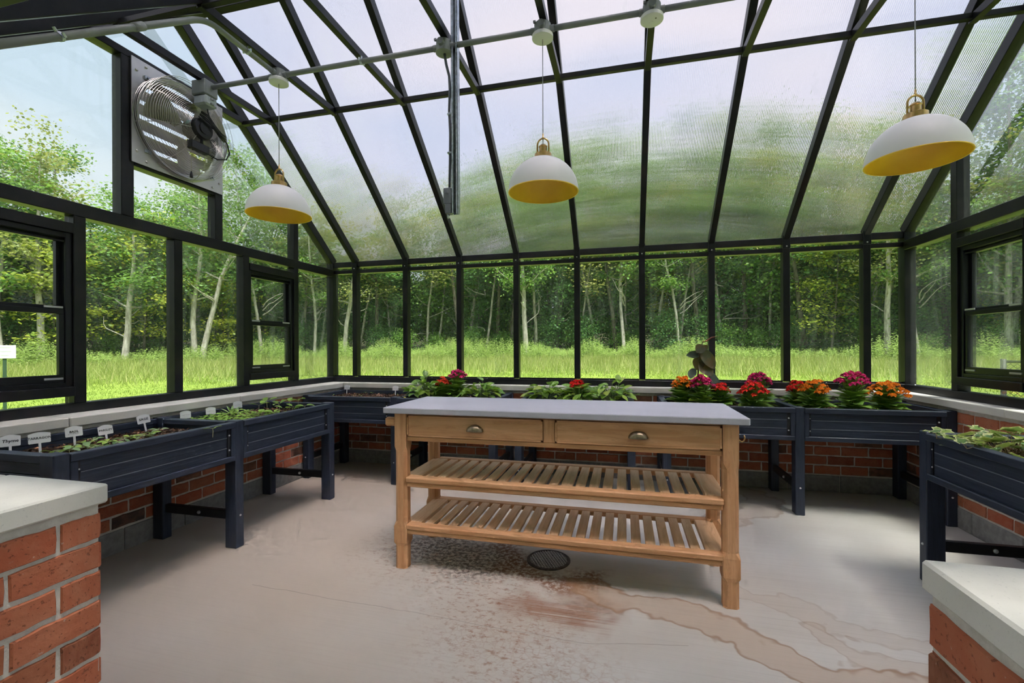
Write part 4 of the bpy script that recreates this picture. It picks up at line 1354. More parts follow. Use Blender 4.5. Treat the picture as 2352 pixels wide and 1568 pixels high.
# potting soil with bark chips
def mk_soil():
    m, nt, out = nodes_of('potting_soil'); n = N(nt)
    g = n.new('ShaderNodeNewGeometry')
    c = n.ramp(g.outputs['Random Per Island'], [(0, (0.035, 0.018, 0.011)), (.35, (0.085, 0.040, 0.022)), (.65, (0.16, 0.075, 0.040)), (.86, (0.26, 0.13, 0.07)), (.97, (0.42, 0.26, 0.16)), (1, (.6, .55, .48))])
    nt.links.new(n.bsdf(c, 0.9, spec=0.15), out.inputs['Surface'])
    return m
M_CHIP = mk_soil()
M_SOIL = simple('dark_soil', (0.045, 0.022, 0.013), 0.95, 0, 0.5, 60)
def soil(pl, i, zs, label, n=1500):
    a, b = i * BXL + .03, (i + 1) * BXL - .03
    y0, y1 = .038, PD - .038
    t = thing('potting_soil', label, 'soil', (0, 0, 0), kind='stuff')
    M_ = pl.matrix_basis.copy()
    t.matrix_basis = M_ @ Matrix.Translation((a, y0, zs))
    W, D = b - a, y1 - y0
    nx, ny = 26, 18
    V = [(W * i_ / nx, D * j_ / ny, float(rng.normal(0, .004)) + .006 * math.sin(i_ * .8) * math.cos(j_ * .9)) for j_ in range(ny + 1) for i_ in range(nx + 1)]
    F = [(j_ * (nx + 1) + i_, j_ * (nx + 1) + i_ + 1, (j_ + 1) * (nx + 1) + i_ + 1, (j_ + 1) * (nx + 1) + i_) for j_ in range(ny) for i_ in range(nx)]
    ob('soil_bed', mesh_from('soil_bed', V, F, M_SOIL, True), t)
    # chips: small bent slivers
    p = np.stack([rng.uniform(.01, W - .01, n), rng.uniform(.01, D - .01, n), rng.uniform(.002, .013, n)], 1)
    az = rng.uniform(0, 2 * math.pi, n); L = rng.uniform(.006, .019, n); w = L * rng.uniform(.18, .4, n); ti = rng.normal(0, .35, n)
    dx = np.stack([np.cos(az) * np.cos(ti), np.sin(az) * np.cos(ti), np.sin(ti)], 1) * L[:, None]
    dy = np.stack([-np.sin(az), np.cos(az), rng.normal(0, .3, n)], 1) * w[:, None]
    Vv = np.stack([p - dx - dy * .5, p + dx * .2 - dy, p + dx, p - dx * .1 + dy + np.array((0, 0, .002))], 1)
    tag(ob('bark_chips', mesh_quads('bark_chips', Vv, M_CHIP), t), kind='stuff')
    return t
soil(pl_bl, 0, .745, 'bark-flecked soil with tiny sprouts in the back left corner box')
soil(pl_bl, 1, .735, 'soil under the first group of lime plants left of the table')
soil(pl_bm, 0, .725, 'soil in the single box behind the table')
soil(pl_br, 0, .728, 'chip-covered soil in the flower box touching the table edge')
soil(pl_br, 1, .728, 'chip-covered soil in the right corner flower box')
soil(pl_l, 0, .722, 'dark soil in the near box with sage and basil markers', 2200)
soil(pl_l, 1, .728, 'soil in the far box of sprouting seedlings on the left')
soil(pl_r, 0, .728, 'dark soil under the variegated ivy', 2200)

# ------------------------------------------------------------------ pendant lamps, conduit, strut
YC, ZC_ = 2.65, 3.108
def pendant(x, label):
    t = thing('pendant_lamp', label, 'lamp', (x, YC, 2.15), 0, 'white dome pendant lamps')
    r, n = .206, 44
    prof = [(r * math.cos(a), r * .99 * math.sin(a)) for a in [i / 14 * math.pi / 2 * .93 for i in range(15)]]
    outer = Geo(); outer.lathe(prof + [(.03, prof[-1][1])], n, closed=True)
    ob('shade', shade_auto(outer.mesh('shade', M_WHITE), 60), t)
    inner = Geo(); inner.lathe(list(reversed([(max(.004, a - .0035), b - (.003 if i else 0)) for i, (a, b) in enumerate(prof)])), n, closed=True)
    ob('shade_lining', shade_auto(inner.mesh('shade_lining', M_GOLD), 60), t)
    g = Geo(); g.lathe([(r + .0008, -.0012), (r + .0008, .0016), (r - .0045, .0016), (r - .0045, -.0012), (r + .0008, -.0012)], n, closed=True)
    ob('rim', g.mesh('rim', M_GOLD, True), t)
    zt = prof[-1][1]
    g = Geo(); g.lathe([(.050, zt - .012), (.050, zt + .022), (.044, zt + .026), (.026, zt + .027)], 32)
    ob('collar', shade_auto(g.mesh('collar', M_BRASS)), t)
    g = Geo(); g.lathe([(.023, zt + .026), (.023, zt + .062), (.026, zt + .064), (.026, zt + .068), (.016, zt + .078), (.006, zt + .080)], 24)
    ob('socket_cup', shade_auto(g.mesh('socket_cup', M_BRASS)), t)
    hw = .034
    pts = [(-hw, 0, zt + .02), (-hw, 0, zt + .078)] + [(-hw * math.cos(a), 0, zt + .078 + hw * 1.12 * math.sin(a)) for a in [i / 10 * math.pi for i in range(1, 10)]] + [(hw, 0, zt + .078), (hw, 0, zt + .02)]
    g = Geo(); g.tube(pts, .0052, 8)
    ob('hanging_loop', g.mesh('hanging_loop', M_BRASS, True), t)
    g = Geo(); g.lathe([(.006, zt + .114), (.006, zt + .124), (.0045, zt + .126), (.0045, zt + .142), (.003, zt + .146)], 12)
    ob('cord_grip', g.mesh('cord_grip', M_BRASS, True), t)
    g = Geo(); g.tube([(0, 0, zt + .078), (0, 0, 3.055 - 2.15)], .0024, 6)
    ob('cord', g.mesh('cord', M_CORD, True), t)
    # bulb inside
    g = Geo(); g.lathe([(.014, zt - .01), (.016, zt - .04), (.030, zt - .075), (.028, zt - .10), (.012, zt - .116)], 20)
    ob('bulb', g.mesh('bulb', M_WHITE, True), t)
    canopy(t, (0, 0, 3.052 - 2.15))
    return t
def canopy(t, c):
    g = Geo(); g.lathe([(.0, 0), (.055, 0), (.062, .004), (.062, .022), (.056, .028)], 32, c)
    return ob('canopy', shade_auto(g.mesh('canopy', M_WHITE), 35), t)
pendant(-2.297, 'white dome pendant lamp with gold lining nearest the exhaust fan')
pendant(-.462, 'white dome pendant lamp with gold lining hanging in the middle')
pendant(1.393, 'white dome pendant lamp with gold lining at the right, seen largest')
bk = thing('blank_canopy', 'round white ceiling cover without a lamp at the top of the roof', 'ceiling cover', (.155, YC, 3.052))
canopy(bk, (0, 0, 0))
g = Geo(); g.lathe([(.004, -.002), (.004, .002)], 10, (.02, -.02, 0)); ob('hole', g.mesh('hole', M_BLACK), bk)
g = Geo(); g.lathe([(.014, -.0015), (.014, .001)], 16, (-.005, .01, 0)); ob('knockout', g.mesh('knockout', M_WHITE), bk)
cd_ = thing('electrical_conduit', 'grey electrical conduit run with junction boxes under the roof ties', 'conduit', (-.4, YC, ZC_))
CO = Vector((-.4, YC, ZC_))
CR = .0165
boxes = [-2.297, -1.083, -.462, .155, 1.393]
xs = [-2.90] + boxes + [2.24]
for a, b in zip(xs, xs[1:]):
    g = Geo(); g.tube([Vector((a + .045, YC, ZC_)) - CO, Vector((b - .045, YC, ZC_)) - CO], CR, 12)
    ob('pipe', g.mesh('pipe', M_PVC, True), cd_)
def round_box(x, y, z, r=.049, cover=False):
    o = Vector((x, y, z)) - CO
    g = Geo(); g.lathe([(r, -.030), (r, .030), (r - .004, .033)], 24, o)
    for k in range(4):
        a = k * math.pi / 2
        q = o + Vector((math.cos(a) * r, math.sin(a) * r, 0))
        g.tube([q - Vector((math.cos(a), math.sin(a), 0)) * .01, q + Vector((math.cos(a), math.sin(a), 0)) * .02], CR + .004, 10)
    for k in range(2):
        a = math.pi / 4 + k * math.pi
        q = o + Vector((math.cos(a) * (r + .008), math.sin(a) * (r + .008), .026))
        g.box(q - Vector((.007, .007, .006)), q + Vector((.007, .007, .006)))
    if cover: g.lathe([(r + .003, -.040), (r + .003, -.030)], 24, o)
    return ob('junction_box', shade_auto(g.mesh('junction_box', M_PVC), 40), cd_)
for x in boxes: round_box(x, YC, ZC_, cover=(x == -1.083))
# branch along the third tie, then down the front slope
ang = math.atan(SL)
pts = [(-2.297, YC - .05, ZC_)]
for i in range(9):
    t_ = i / 8
    yb_ = 2.17 - .17 * t_
    pts.append((-2.297, yb_, ZC_ - .5 * SL * .17 * t_ * t_))
yl, zl = pts[-1][1], pts[-1][2]
pts.append((-2.297, .95, zl - (yl - .95) * SL))
g = Geo(); g.tube([Vector(p) - CO for p in pts], CR, 12)
ob('pipe', g.mesh('pipe', M_PVC, True), cd_)
yy = 1.72; zz = zl - (yl - yy) * SL
d_ = Vector((0, math.cos(ang), math.sin(ang)))
g = Geo(); c_ = Vector((-2.297, yy, zz)) - CO; g.tube([c_ - d_ * .03, c_ + d_ * .03], CR + .0035, 12)
ob('coupling', g.mesh('coupling', M_PVC, True), cd_)
def clamp(c, d, up):
    c = Vector(c) - CO; d = Vector(d).normalized()
    g = Geo(); g.tube([c - d * .008, c + d * .008], CR + .0025, 12)
    s = d.cross(Vector(up)).normalized(); u = s.cross(d)
    for k in (-1, 1):
        q = c + s * k * (CR + .010)
        g.tube([q - u * .008, q + u * .010], .006, 6)
    g.tube([c + u * CR, c + u * (CR + .018)], .006, 6)
    ob('pipe_clamp', g.mesh('pipe_clamp', M_GALV), cd_)
clamp((-2.297, 1.40, zl - (yl - 1.40) * SL), d_, (0, 0, 1))
clamp((-2.297, 2.38, ZC_), (0, 1, 0), (0, 0, 1))
clamp((-1.66, YC, ZC_), (1, 0, 0), (0, 0, 1))
clamp((.77, YC, ZC_), (1, 0, 0), (0, 0, 1))
# outlet box beside the fan
ox = box('outlet_box', Vector((-2.985, YC - .055, 3.045)) - CO, Vector((-2.865, YC + .055, 3.150)) - CO, M_PVC, cd_, .006)
box('outlet_cover', (-.052, -.05, -.125), (.062, .05, -.054), simple('clear_cover', (.42, .46, .50), .2), ox, .012)
g = Geo()
for z in (-.075, -.11):
    g.box((.060, -.012, z - .006), (.072, .012, z + .006))
ob('cover_hinge', g.mesh('cover_hinge', M_PVC), ox)

st = thing('steel_strut', 'galvanised steel strut hanging from the ridge with a switch', 'strut', (-1.012, YC + .005, 2.067))
g = Geo()
h_ = 3.60 - 2.067
for lo, hi in (((-.0205, -.0205, 0), (-.018, .0205, h_)), ((.018, -.0205, 0), (.0205, .0205, h_)), ((-.0205, .018, 0), (.0205, .0205, h_)),
               ((-.0205, -.0205, 0), (-.010, -.018, h_)), ((.010, -.0205, 0), (.0205, -.018, h_)), ((-.010, -.018, 0), (-.0085, -.010, h_)), ((.0085, -.018, 0), (.010, -.010, h_)),
               ((-.0085, .012, 0), (.0085, .018, h_))):
    g.box(lo, hi)
ob('channel', g.mesh('channel', M_GALV), st)
pts = [(-.066, -.01, 3.062 - 2.067), (-.056, -.008, .93), (-.040, 0, .86), (-.036, 0, .78), (-.040, -.002, .64), (-.034, 0, .5), (-.036, 0, .36), (-.041, 0, .155)]
g = Geo(); g.tube(pts, .0085, 8); ob('cable', g.mesh('cable', simple('dark_grey_cable', (.10, .11, .13), .5), True), st)
M_SWITCH = simple('slate_switch', (.13, .145, .165), .45)
sw = box('switch_box', (-.072, -.028, .058), (-.022, .022, .158), M_SWITCH, st, .004)
bolt(sw, (0, -.025, .018), 'Y', .010, 'cap', M_SWITCH)
box('cover_step', (-.012, -.030, -.11), (.024, .018, -.05), M_SWITCH, sw, .004)
g = Geo(); g.tube([(.0, 0, -.105), (.0, 0, -.132)], .008, 8); ob('gland', g.mesh('gland', M_GALV, True), sw)
for z in (.62, .38):
    g = Geo(); g.tube([(-.036, 0, z - .006), (-.036, 0, z + .006)], .0125, 10); g.box((-.050, -.012, z - .005), (-.018, .012, z + .005))
    ob('cable_clamp', g.mesh('cable_clamp', M_GALV), st)

# ------------------------------------------------------------------ exhaust fan
FC = Vector((XG_L + .052, 2.667, 2.832))
fan = thing('exhaust_fan', 'large aluminium exhaust fan with wire guard in the left gable', 'fan', FC)
PS, HR = .350, .305
def plate():
    V, F = [], []
    n = 48
    for x in (0, .008):
        for k in range(n):
            a = 2 * math.pi * k / n + math.pi / 4
            c, s = math.cos(a), math.sin(a)
            m_ = max(abs(c), abs(s))
            V.append((x, PS * c / m_, PS * s / m_)); V.append((x, HR * c, HR * s))
    o = 2 * n
    for k in range(n):
        a, b = 2 * k, 2 * ((k + 1) % n)
        F.append((a, b, b + 1, a + 1)); F.append((o + a, o + a + 1, o + b + 1, o + b))
        F.append((a + 1, b + 1, o + b + 1, o + a + 1)); F.append((a, o + a, o + b, b))
    return V, F
me = mesh_from('mounting_plate', *plate(), M_ALU)
bm = bmesh.new(); bm.from_mesh(me); bmesh.ops.recalc_face_normals(bm, faces=bm.faces); bm.to_mesh(me); bm.free()
pt = ob('mounting_plate', me, fan)
for s in (-1, 1):
    for q in (-1, 1):
        bolt(pt, (.008, s * .318, q * .27), 'X', .009, 'screw', M_ALU)
        bolt(pt, (.008, s * .255, q * .322), 'X', .009, 'screw', M_ALU)
# shutter louvres behind the hole
for k in range(6):
    z = -.255 + k * .102
    beam_ = box_mesh((.004, .60, .094), M_LOUV, 0, 'louvre')
    ob('louvre', beam_, fan, (-.055, 0, z), (0, R(-20), 0))
box('shutter_side', (-.11, -.325, -.325), (-.03, -.305, .325), M_ALU, fan)
box('shutter_side', (-.11, .305, -.325), (-.03, .325, .325), M_ALU, fan)
# venturi ring
g = Geo()
n = 48
V, F = [], []
prof = [(.305, -.03), (.302, .0), (.312, .016), (.330, .020)]
for r_, x_ in prof:
    for k in range(n):
        a = 2 * math.pi * k / n
        V.append((x_, r_ * math.cos(a), r_ * math.sin(a)))
for i in range(len(prof) - 1):
    for k in range(n):
        a, b = i * n + k, i * n + (k + 1) % n
        F.append((a, b, b + n, a + n))
ob('venturi', shade_auto(mesh_from('venturi', V, F, M_ALU)), fan)
# blades
for k in range(3):
    V, F = [], []
    for i in range(7):
        rr_ = .05 + .235 * i / 6
        half = .30 + .16 * math.sin(i / 6 * 2.6)
        for s in range(5):
            a = 2 * math.pi * k / 3 + .4 + (s / 4 - .5) * 2 * half + i * .05
            V.append((.035 - .05 * (s / 4) * (1 - .25 * i / 6) + .015, rr_ * math.cos(a), rr_ * math.sin(a)))
    for i in range(6):
        for s in range(4):
            a = i * 5 + s
            F.append((a, a + 1, a + 6, a + 5))
    ob('blade', mesh_from('blade', V, F, M_LOUV, True), fan)
# guard: rings swell towards the motor
def guard_x(r_):
    t_ = r_ / .345
    return .175 * (1 - t_ ** 5) + .012
g = Geo()
for i in range(30):
    r_ = .085 + (.345 - .085) * i / 29
    x_ = guard_x(r_)
    g.tube([(x_, r_ * math.cos(2 * math.pi * k / 40), r_ * math.sin(2 * math.pi * k / 40)) for k in range(41)], .0019, 4, False)
for x_ in (.03, .06, .09, .12):
    g.tube([(x_, .345 * math.cos(2 * math.pi * k / 40), .345 * math.sin(2 * math.pi * k / 40)) for k in range(41)], .0016, 4, False)
tag(ob('guard_rings', g.mesh('guard_rings', M_WIRE), fan), kind='stuff')
for k in range(8):
    a = 2 * math.pi * (k + .3) / 8
    g = Geo()
    g.tube([(guard_x(r_) - .002, r_ * math.cos(a), r_ * math.sin(a)) for r_ in [.06 + .285 * j / 12 for j in range(13)]] + [(.012, .350 * math.cos(a), .350 * math.sin(a))], .0026, 5)
    ob('guard_spoke', g.mesh('guard_spoke', M_WIRE), fan)
for k in range(4):
    a = math.pi / 4 + k * math.pi / 2
    y_, z_ = .352 * math.cos(a), .352 * math.sin(a)
    g = Geo(); g.box((.008, y_ - .02, z_ - .012), (.02, y_ + .02, z_ + .012)); g.tube([(.02, y_, z_), (.03, y_, z_)], .008, 8)
    ob('guard_clip', g.mesh('guard_clip', M_GALV), fan)
def xlathe(prof, n=28):
    V, F = [], []
    for r_, x_ in prof:
        for k in range(n):
            a = 2 * math.pi * k / n
            V.append((x_, r_ * math.cos(a), r_ * math.sin(a)))
    m_ = len(prof)
    for i in range(m_ - 1):
        for k in range(n):
            a, b = i * n + k, i * n + (k + 1) % n
            F.append((a, b, b + n, a + n))
    F.append(tuple(range(n))); F.append(tuple(reversed(range((m_ - 1) * n, m_ * n))))
    return V, F
mo = ob('motor', shade_auto(mesh_from('motor', *xlathe([(.062, .08), (.068, .10), (.068, .165), (.075, .170), (.075, .205), (.070, .215), (.040, .218), (.040, .224), (.020, .226)]), M_BLACK)), fan)
g = Geo()
for i in range(5):
    a0 = -1.2 + i * .12
g2 = []
V, F = [], []
for i in range(9):
    a = 2.2 + i * .09
    V += [(.118, .0695 * math.cos(a), .0695 * math.sin(a)), (.158, .0695 * math.cos(a), .0695 * math.sin(a))]
for i in range(8): F.append((2 * i, 2 * i + 1, 2 * i + 3, 2 * i + 2))
tag(ob('motor_label', mesh_from('motor_label', V, F, simple('teal_label', (.06, .32, .28), .5)), mo), 'teal and white motor sticker')
cb_ = box('control_box', (.165, -.10, -.175), (.215, .045, -.115), M_BLACK, fan, .005)
g = Geo(); g.tube([(.19, 0, -.115), (.19, 0, -.06)], .010, 8); ob('box_arm', g.mesh('box_arm', M_BLACK, True), fan)
g = Geo(); g.tube([(.0, -.055, -.03), (.0, -.055, -.19)], .0014, 5); ob('pull_chain', g.mesh('pull_chain', simple('chain_yellow', (.45, .42, .22), .5, .4)), cb_)
g = Geo(); g.lathe([(.003, -.19), (.006, -.20), (.011, -.232), (.009, -.238)], 12, (0, -.055, 0)); ob('pull_bell', g.mesh('pull_bell', M_BLACK, True), cb_)
# coiled power cord tied to the guard
g = Geo()
for i in range(5):
    o_ = (i - 2) * .011
    p0, p1 = Vector((.225 + .004 * (i % 2), -.045 + o_ * .5, .085 + o_)), Vector((.235 + .004 * (i % 3), .155 + o_ * .3, -.015 + o_))
    mid = (p0 + p1) / 2 + Vector((.012, 0, -.006 * i + .012))
    g.tube([p0, (p0 * .75 + p1 * .25) + Vector((.008, 0, .004 * i)), mid, (p0 * .25 + p1 * .75) + Vector((.006, 0, -.004 * i)), p1], .0048, 6)
g.tube([(.24, .05, .02), (.245, .055, .036), (.232, .06, .046), (.222, .055, .03), (.24, .05, .02)], .006, 6)
ob('power_cord', g.mesh('power_cord', M_BLACK, True), fan)
g = Geo(); g.tube([(.235, .05, .04), (.235, .03, .08), (.236, .01, .12), (.238, -.005, .20)], .0045, 6); ob('plug_lead', g.mesh('plug_lead', M_BLACK, True), fan)
g = Geo()
g.tube([(.235, .12, -.0), (.235, .175, -.04), (.23, .20, -.10), (.22, .18, -.155), (.20, .12, -.175), (.19, .045, -.16)], .005, 6)
ob('motor_lead', g.mesh('motor_lead', M_BLACK, True), fan)
# ------------------------------------------------------------------ plants
M_KAL_L = leafy('kalanchoe_leaf', [(0, (0.17, 0.34, 0.07)), (0.6, (0.30, 0.52, 0.11)), (0.92, (0.44, 0.62, 0.12)), (1, (0.66, 0.74, 0.11))], 0.36, 0.4)
M_STEM = simple('green_stem', (0.16, 0.24, 0.08), 0.6)
M_STEM_P = simple('pale_stem', (0.48, 0.46, 0.26), 0.6)
def petal_mat(name, a, b, c): return leafy(name, [(0, a), (0.6, b), (1, c)], 0.25, 0.55, b, False)
M_RED = petal_mat('red_petals', (0.42, 0.008, 0.008), (0.72, 0.018, 0.014), (0.85, 0.06, 0.03))
M_SCAR = petal_mat('scarlet_petals', (0.50, 0.02, 0.01), (0.78, 0.06, 0.025), (0.85, 0.14, 0.05))
M_ORG = petal_mat('orange_petals', (0.62, 0.13, 0.008), (0.88, 0.24, 0.012), (0.95, 0.36, 0.03))
M_MAG = petal_mat('magenta_petals', (0.34, 0.010, 0.050), (0.62, 0.020, 0.150), (0.80, 0.08, 0.32))

def blade_grid(L, W, bend=0.3, fold=0.15, n=4, tip=1.0):
    """leaf blade along +x, grid of n x 2 quads; returns verts, faces"""
    V, F = [], []
    for i in range(n + 1):
        t = i / n
        w = W / 2 * (math.sin(math.pi * min(1, t * .92 + .08)) ** .75) * (1 if t < 1 else .05)
        x = L * t * (1 - .12 * bend * t); z = -bend * L * t * t
        V += [(x, -w, z + fold * w), (x, 0, z), (x, w, z + fold * w)]
    for i in range(n):
        a = i * 3
        F += [(a, a + 3, a + 4, a + 1), (a + 1, a + 4, a + 5, a + 2)]
    return V, F
def put_leaf(g, vf, p, az, pitch, roll=0.0):
    V, F = vf
    Mx = Matrix.Translation(p) @ Matrix.Rotation(az, 4, 'Z') @ Matrix.Rotation(-pitch, 4, 'Y') @ Matrix.Rotation(roll, 4, 'X')
    g.add([Mx @ Vector(v) for v in V], F)
U = random.uniform
def flower_cluster(stems, heads, petals, top, rad, nst, nfl, p0=(0, 0), z0=.06):
    for s in range(nst):
        a, q = s * 2.4 + U(-.3, .3), rad * math.sqrt((s + .5) / nst)
        hx, hy = q * math.cos(a), q * math.sin(a)
        hz = top - .085 * (q / rad) ** 2 * (rad / .1) ** .8 - U(0, .022)
        stems.tube([(hx * .2, hy * .2, z0), (hx * .75, hy * .75, (z0 + hz) / 2), (hx, hy, hz - .014)], .0019, 4, False)
        for f in range(nfl):
            b, w = U(0, 6.28), .024 * math.sqrt(U(0, 1))
            c = Vector((hx + w * math.cos(b), hy + w * math.sin(b), hz - 14 * w * w + U(-.006, .004)))
            stems.tube([(hx, hy, hz - .018), c], .0009, 3, False)
            tilt = Matrix.Rotation(b, 4, 'Z') @ Matrix.Rotation(min(1.3, w * 48), 4, 'Y')
            r0 = U(.0105, .0145)
            for k in range(4):
                an = k * math.pi / 2 + U(-.1, .1)
                d = Vector((math.cos(an), math.sin(an), .15)); e = Vector((-math.sin(an), math.cos(an), 0))
                pts = [Vector((0, 0, 0)), d * r0 * .6 - e * r0 * .46, d * r0 * 1.05, d * r0 * .6 + e * r0 * .46]
                petals.add([c + tilt @ p for p in pts], [(0, 1, 2, 3)])
def kalanchoe(name_lab, x, y, z, petal, top, rad, leaf_h=.10, leaf_r=.065, scale=1.0, nst=11, nfl=11):
    t = thing('kalanchoe', name_lab, 'flower', (x, y, z), U(0, 6.28), 'flowering kalanchoes')
    lv, stm, pet = Geo(), Geo(), Geo()
    n = 64
    for i in range(n):
        tt = i / n
        az = i * 2.4 + U(-.2, .2)
        hz = .012 + leaf_h * tt
        L = (.062 - .026 * tt) * U(.85, 1.15) * leaf_r / .06
        put_leaf(lv, blade_grid(L, L * .72, .25, .25, 4), (math.cos(az) * .010, math.sin(az) * .010, hz), az, .25 + .75 * tt + U(-.2, .2), U(-.3, .3))
    stm.tube([(0, 0, -.01), (0, 0, leaf_h)], .005, 6)
    flower_cluster(stm, None, pet, top, rad, nst, nfl, z0=leaf_h * .6)
    me = lv.mesh('leaves', M_KAL_L, True)
    ob('leaves', me, t)
    ob('stems', stm.mesh('stems', M_STEM), t)
    ob('flower_head', pet.mesh('flower_head', petal), t)
    return t
# (photo column and row of the bloom top, depth y, soil height, petal, bloom radius, label)
def col_x(px, y): return y * math.tan(math.atan((px - PX_C) / PX_F) - TH)
def row_z(px, py, y): return CAM_H + (797 - py) / PX_F * y / (math.cos(TH) + (px - PX_C) / PX_F * math.sin(TH))
KAL = [(1018, 862, 4.08, .735, M_SCAR, .060, 'scarlet kalanchoe between lime leaves left of the table'),
       (1050, 843, 4.12, .735, M_MAG, .078, 'deep pink kalanchoe standing tallest left of the table'),
       (1325, 867, 4.10, .725, M_RED, .072, 'small red kalanchoe alone among lime leaves behind the table'),
       (1567, 862, 4.02, .728, M_ORG, .075, 'orange kalanchoe left of the rubber plant'),
       (1610, 859, 3.96, .728, M_MAG, .088, 'magenta kalanchoe at the foot of the rubber plant'),
       (1652, 876, 4.02, .728, M_RED, .066, 'red kalanchoe right of the rubber plant'),
       (1742, 853, 4.14, .728, M_MAG, .088, 'magenta kalanchoe behind the wide red one'),
       (1731, 873, 3.95, .728, M_RED, .105, 'wide red kalanchoe right of the table corner'),
       (1834, 872, 4.12, .728, M_RED, .080, 'red kalanchoe behind the corner box orange one'),
       (1869, 870, 3.93, .728, M_ORG, .095, 'loose orange kalanchoe at the left of the corner box'),
       (1957, 850, 3.95, .728, M_MAG, .110, 'tall magenta kalanchoe in the middle of the corner box'),
       (2036, 872, 3.95, .728, M_ORG, .128, 'broad orange kalanchoe at the right of the corner box')]
for px, py, y, z, pm, rd, lab in KAL:
    top = row_z(px, py, y) - z - .008
    kalanchoe(lab, col_x(px, y), y, z, pm, top, rd, max(.11, top - .10), .135, nst=int(10 + rd * 130), nfl=16)

# lime variegated pothos
def mk_lime():
    m, nt, out = nodes_of('lime_variegated_leaf'); n = N(nt)
    g = n.new('ShaderNodeNewGeometry')
    c = n.ramp(g.outputs['Random Per Island'], [(0, (0.10, 0.26, 0.035)), (.5, (0.20, 0.40, 0.045)), (.85, (0.34, 0.52, 0.06)), (1, (0.50, 0.58, 0.12))])
    v = n.noise(n.coord('Object', scale=(1, 1, 1)), 70, 2)
    c = n.mix(n.math('MULTIPLY', n.smooth(v, .52, .62), .5), c, (0.55, 0.66, 0.25))
    d = n.bsdf(c, .35, spec=.45)
    t = n.new('ShaderNodeBsdfTranslucent'); n.put(t.inputs['Color'], n.mix(.5, c, (.5, .7, .08)))
    nt.links.new(n.shmix(.3, d, t.outputs[0]), out.inputs['Surface'])
    return m
M_LIME = mk_lime()
def pothos(lab, px, y, z, rad, h, n=34, sprig=None):
    t = thing('pothos', lab, 'plant', (col_x(px, y), y, z), 0, 'lime variegated pothos')
    lv, stm = Geo(), Geo()
    for i in range(n):
        az = i * 2.399 + U(-.3, .3)
        q = rad * math.sqrt((i + .5) / n)
        hz = h * (1 - .55 * (q / rad) ** 2) * U(.65, 1.05)
        p = Vector((q * math.cos(az), q * .8 * math.sin(az), hz))
        L = U(.075, .11)
        stm.tube([(0, 0, 0), p * .55 + Vector((0, 0, .02)), p], .0018, 4, False)
        put_leaf(lv, blade_grid(L, L * .62, U(.15, .5), .3, 5), p, az + U(-.7, .7), U(-.25, .75), U(-.5, .5))
    if sprig:
        for i, (dx, dz, az, pit) in enumerate(sprig):
            p = Vector((dx, -.02, dz))
            stm.tube([(dx * .6, 0, h * .6), p], .0022, 5, False)
            put_leaf(lv, blade_grid(.085, .055, .2, .2, 5), p, az, pit, 0)
    ob('leaves', lv.mesh('leaves', M_LIME, True), t)
    ob('stems', stm.mesh('stems', M_STEM), t)
pothos('lime variegated pothos with an upright sprig left of the scarlet flowers', 975, 4.02, .735, .15, .19, 54, [(.02, .225, 2.2, 1.1), (.03, .22, .2, .7)])
pothos('lime variegated pothos right of the deep pink kalanchoe', 1105, 4.02, .735, .16, .18, 54, [(.02, .20, 2.6, .5)])
pothos('leftmost lime pothos of the three behind the table', 1255, 4.05, .725, .15, .19, 52)
pothos('lime pothos under the small red flowers behind the table', 1328, 4.0, .725, .13, .17, 40)
pothos('rightmost lime pothos of the three behind the table', 1402, 4.05, .725, .17, .19, 58, [(.07, .205, 1.9, 1.2), (.075, .20, .6, .9)])

# rubber plant
M_RUB = simple('dark_rubber_leaf', (0.050, 0.075, 0.045), 0.45, 0, 0.35, 14, spec=.3)
def mk_rub():
    m, nt, out = nodes_of('bronze_rubber_leaf'); n = N(nt)
    f = n.noise(n.coord('Object'), 16, 2)
    c = n.mix(n.smooth(f, .35, .65), (0.035, 0.058, 0.024), (0.10, 0.068, 0.016))
    d = n.bsdf(c, .45, spec=.3)
    t = n.new('ShaderNodeBsdfTranslucent'); n.put(t.inputs['Color'], (0.26, 0.18, 0.02, 1))
    nt.links.new(n.shmix(.22, d, t.outputs[0]), out.inputs['Surface'])
    return m
M_RUB2 = mk_rub()
ry = 4.08
rb = thing('rubber_plant', 'dark bronze rubber plant with big leaves before the back glass', 'plant', (col_x(1604, ry), ry, .728))
KP = .00365                                    # metres per photo pixel at this depth
def rpx(px, py, y=0.0): return Vector(((px - 1604) * KP, y, (797 - py) * KP + CAM_H - .728))
g = Geo(); g.tube([(0, 0, -.01), rpx(1603, 890), rpx(1603, 861), rpx(1604, 821), rpx(1609, 802, -.004), rpx(1614, 785, -.008)], [.008, .007, .0065, .006, .005, .003], 8)
ob('stem', g.mesh('stem', simple('rubber_stem', (.16, .11, .06), .6), True), rb)
RL = [((1610, 814), (1576, 818), 15, .012, M_RUB, .6), ((1614, 795), (1597, 812), 20, -.01, M_RUB2, .1), ((1613, 796), (1622, 806), 15, .02, M_RUB2, .0),
      ((1611, 803), (1634, 850), 25, -.02, M_RUB2, .15), ((1610, 818), (1599, 852), 24, .01, M_RUB2, -.1), ((1607, 832), (1629, 866), 27, -.03, M_RUB2, .2),
      ((1594, 848), (1585, 872), 17, -.02, M_RUB, -.4), ((1630, 856), (1647, 918), 21, -.05, M_RUB, .5)]
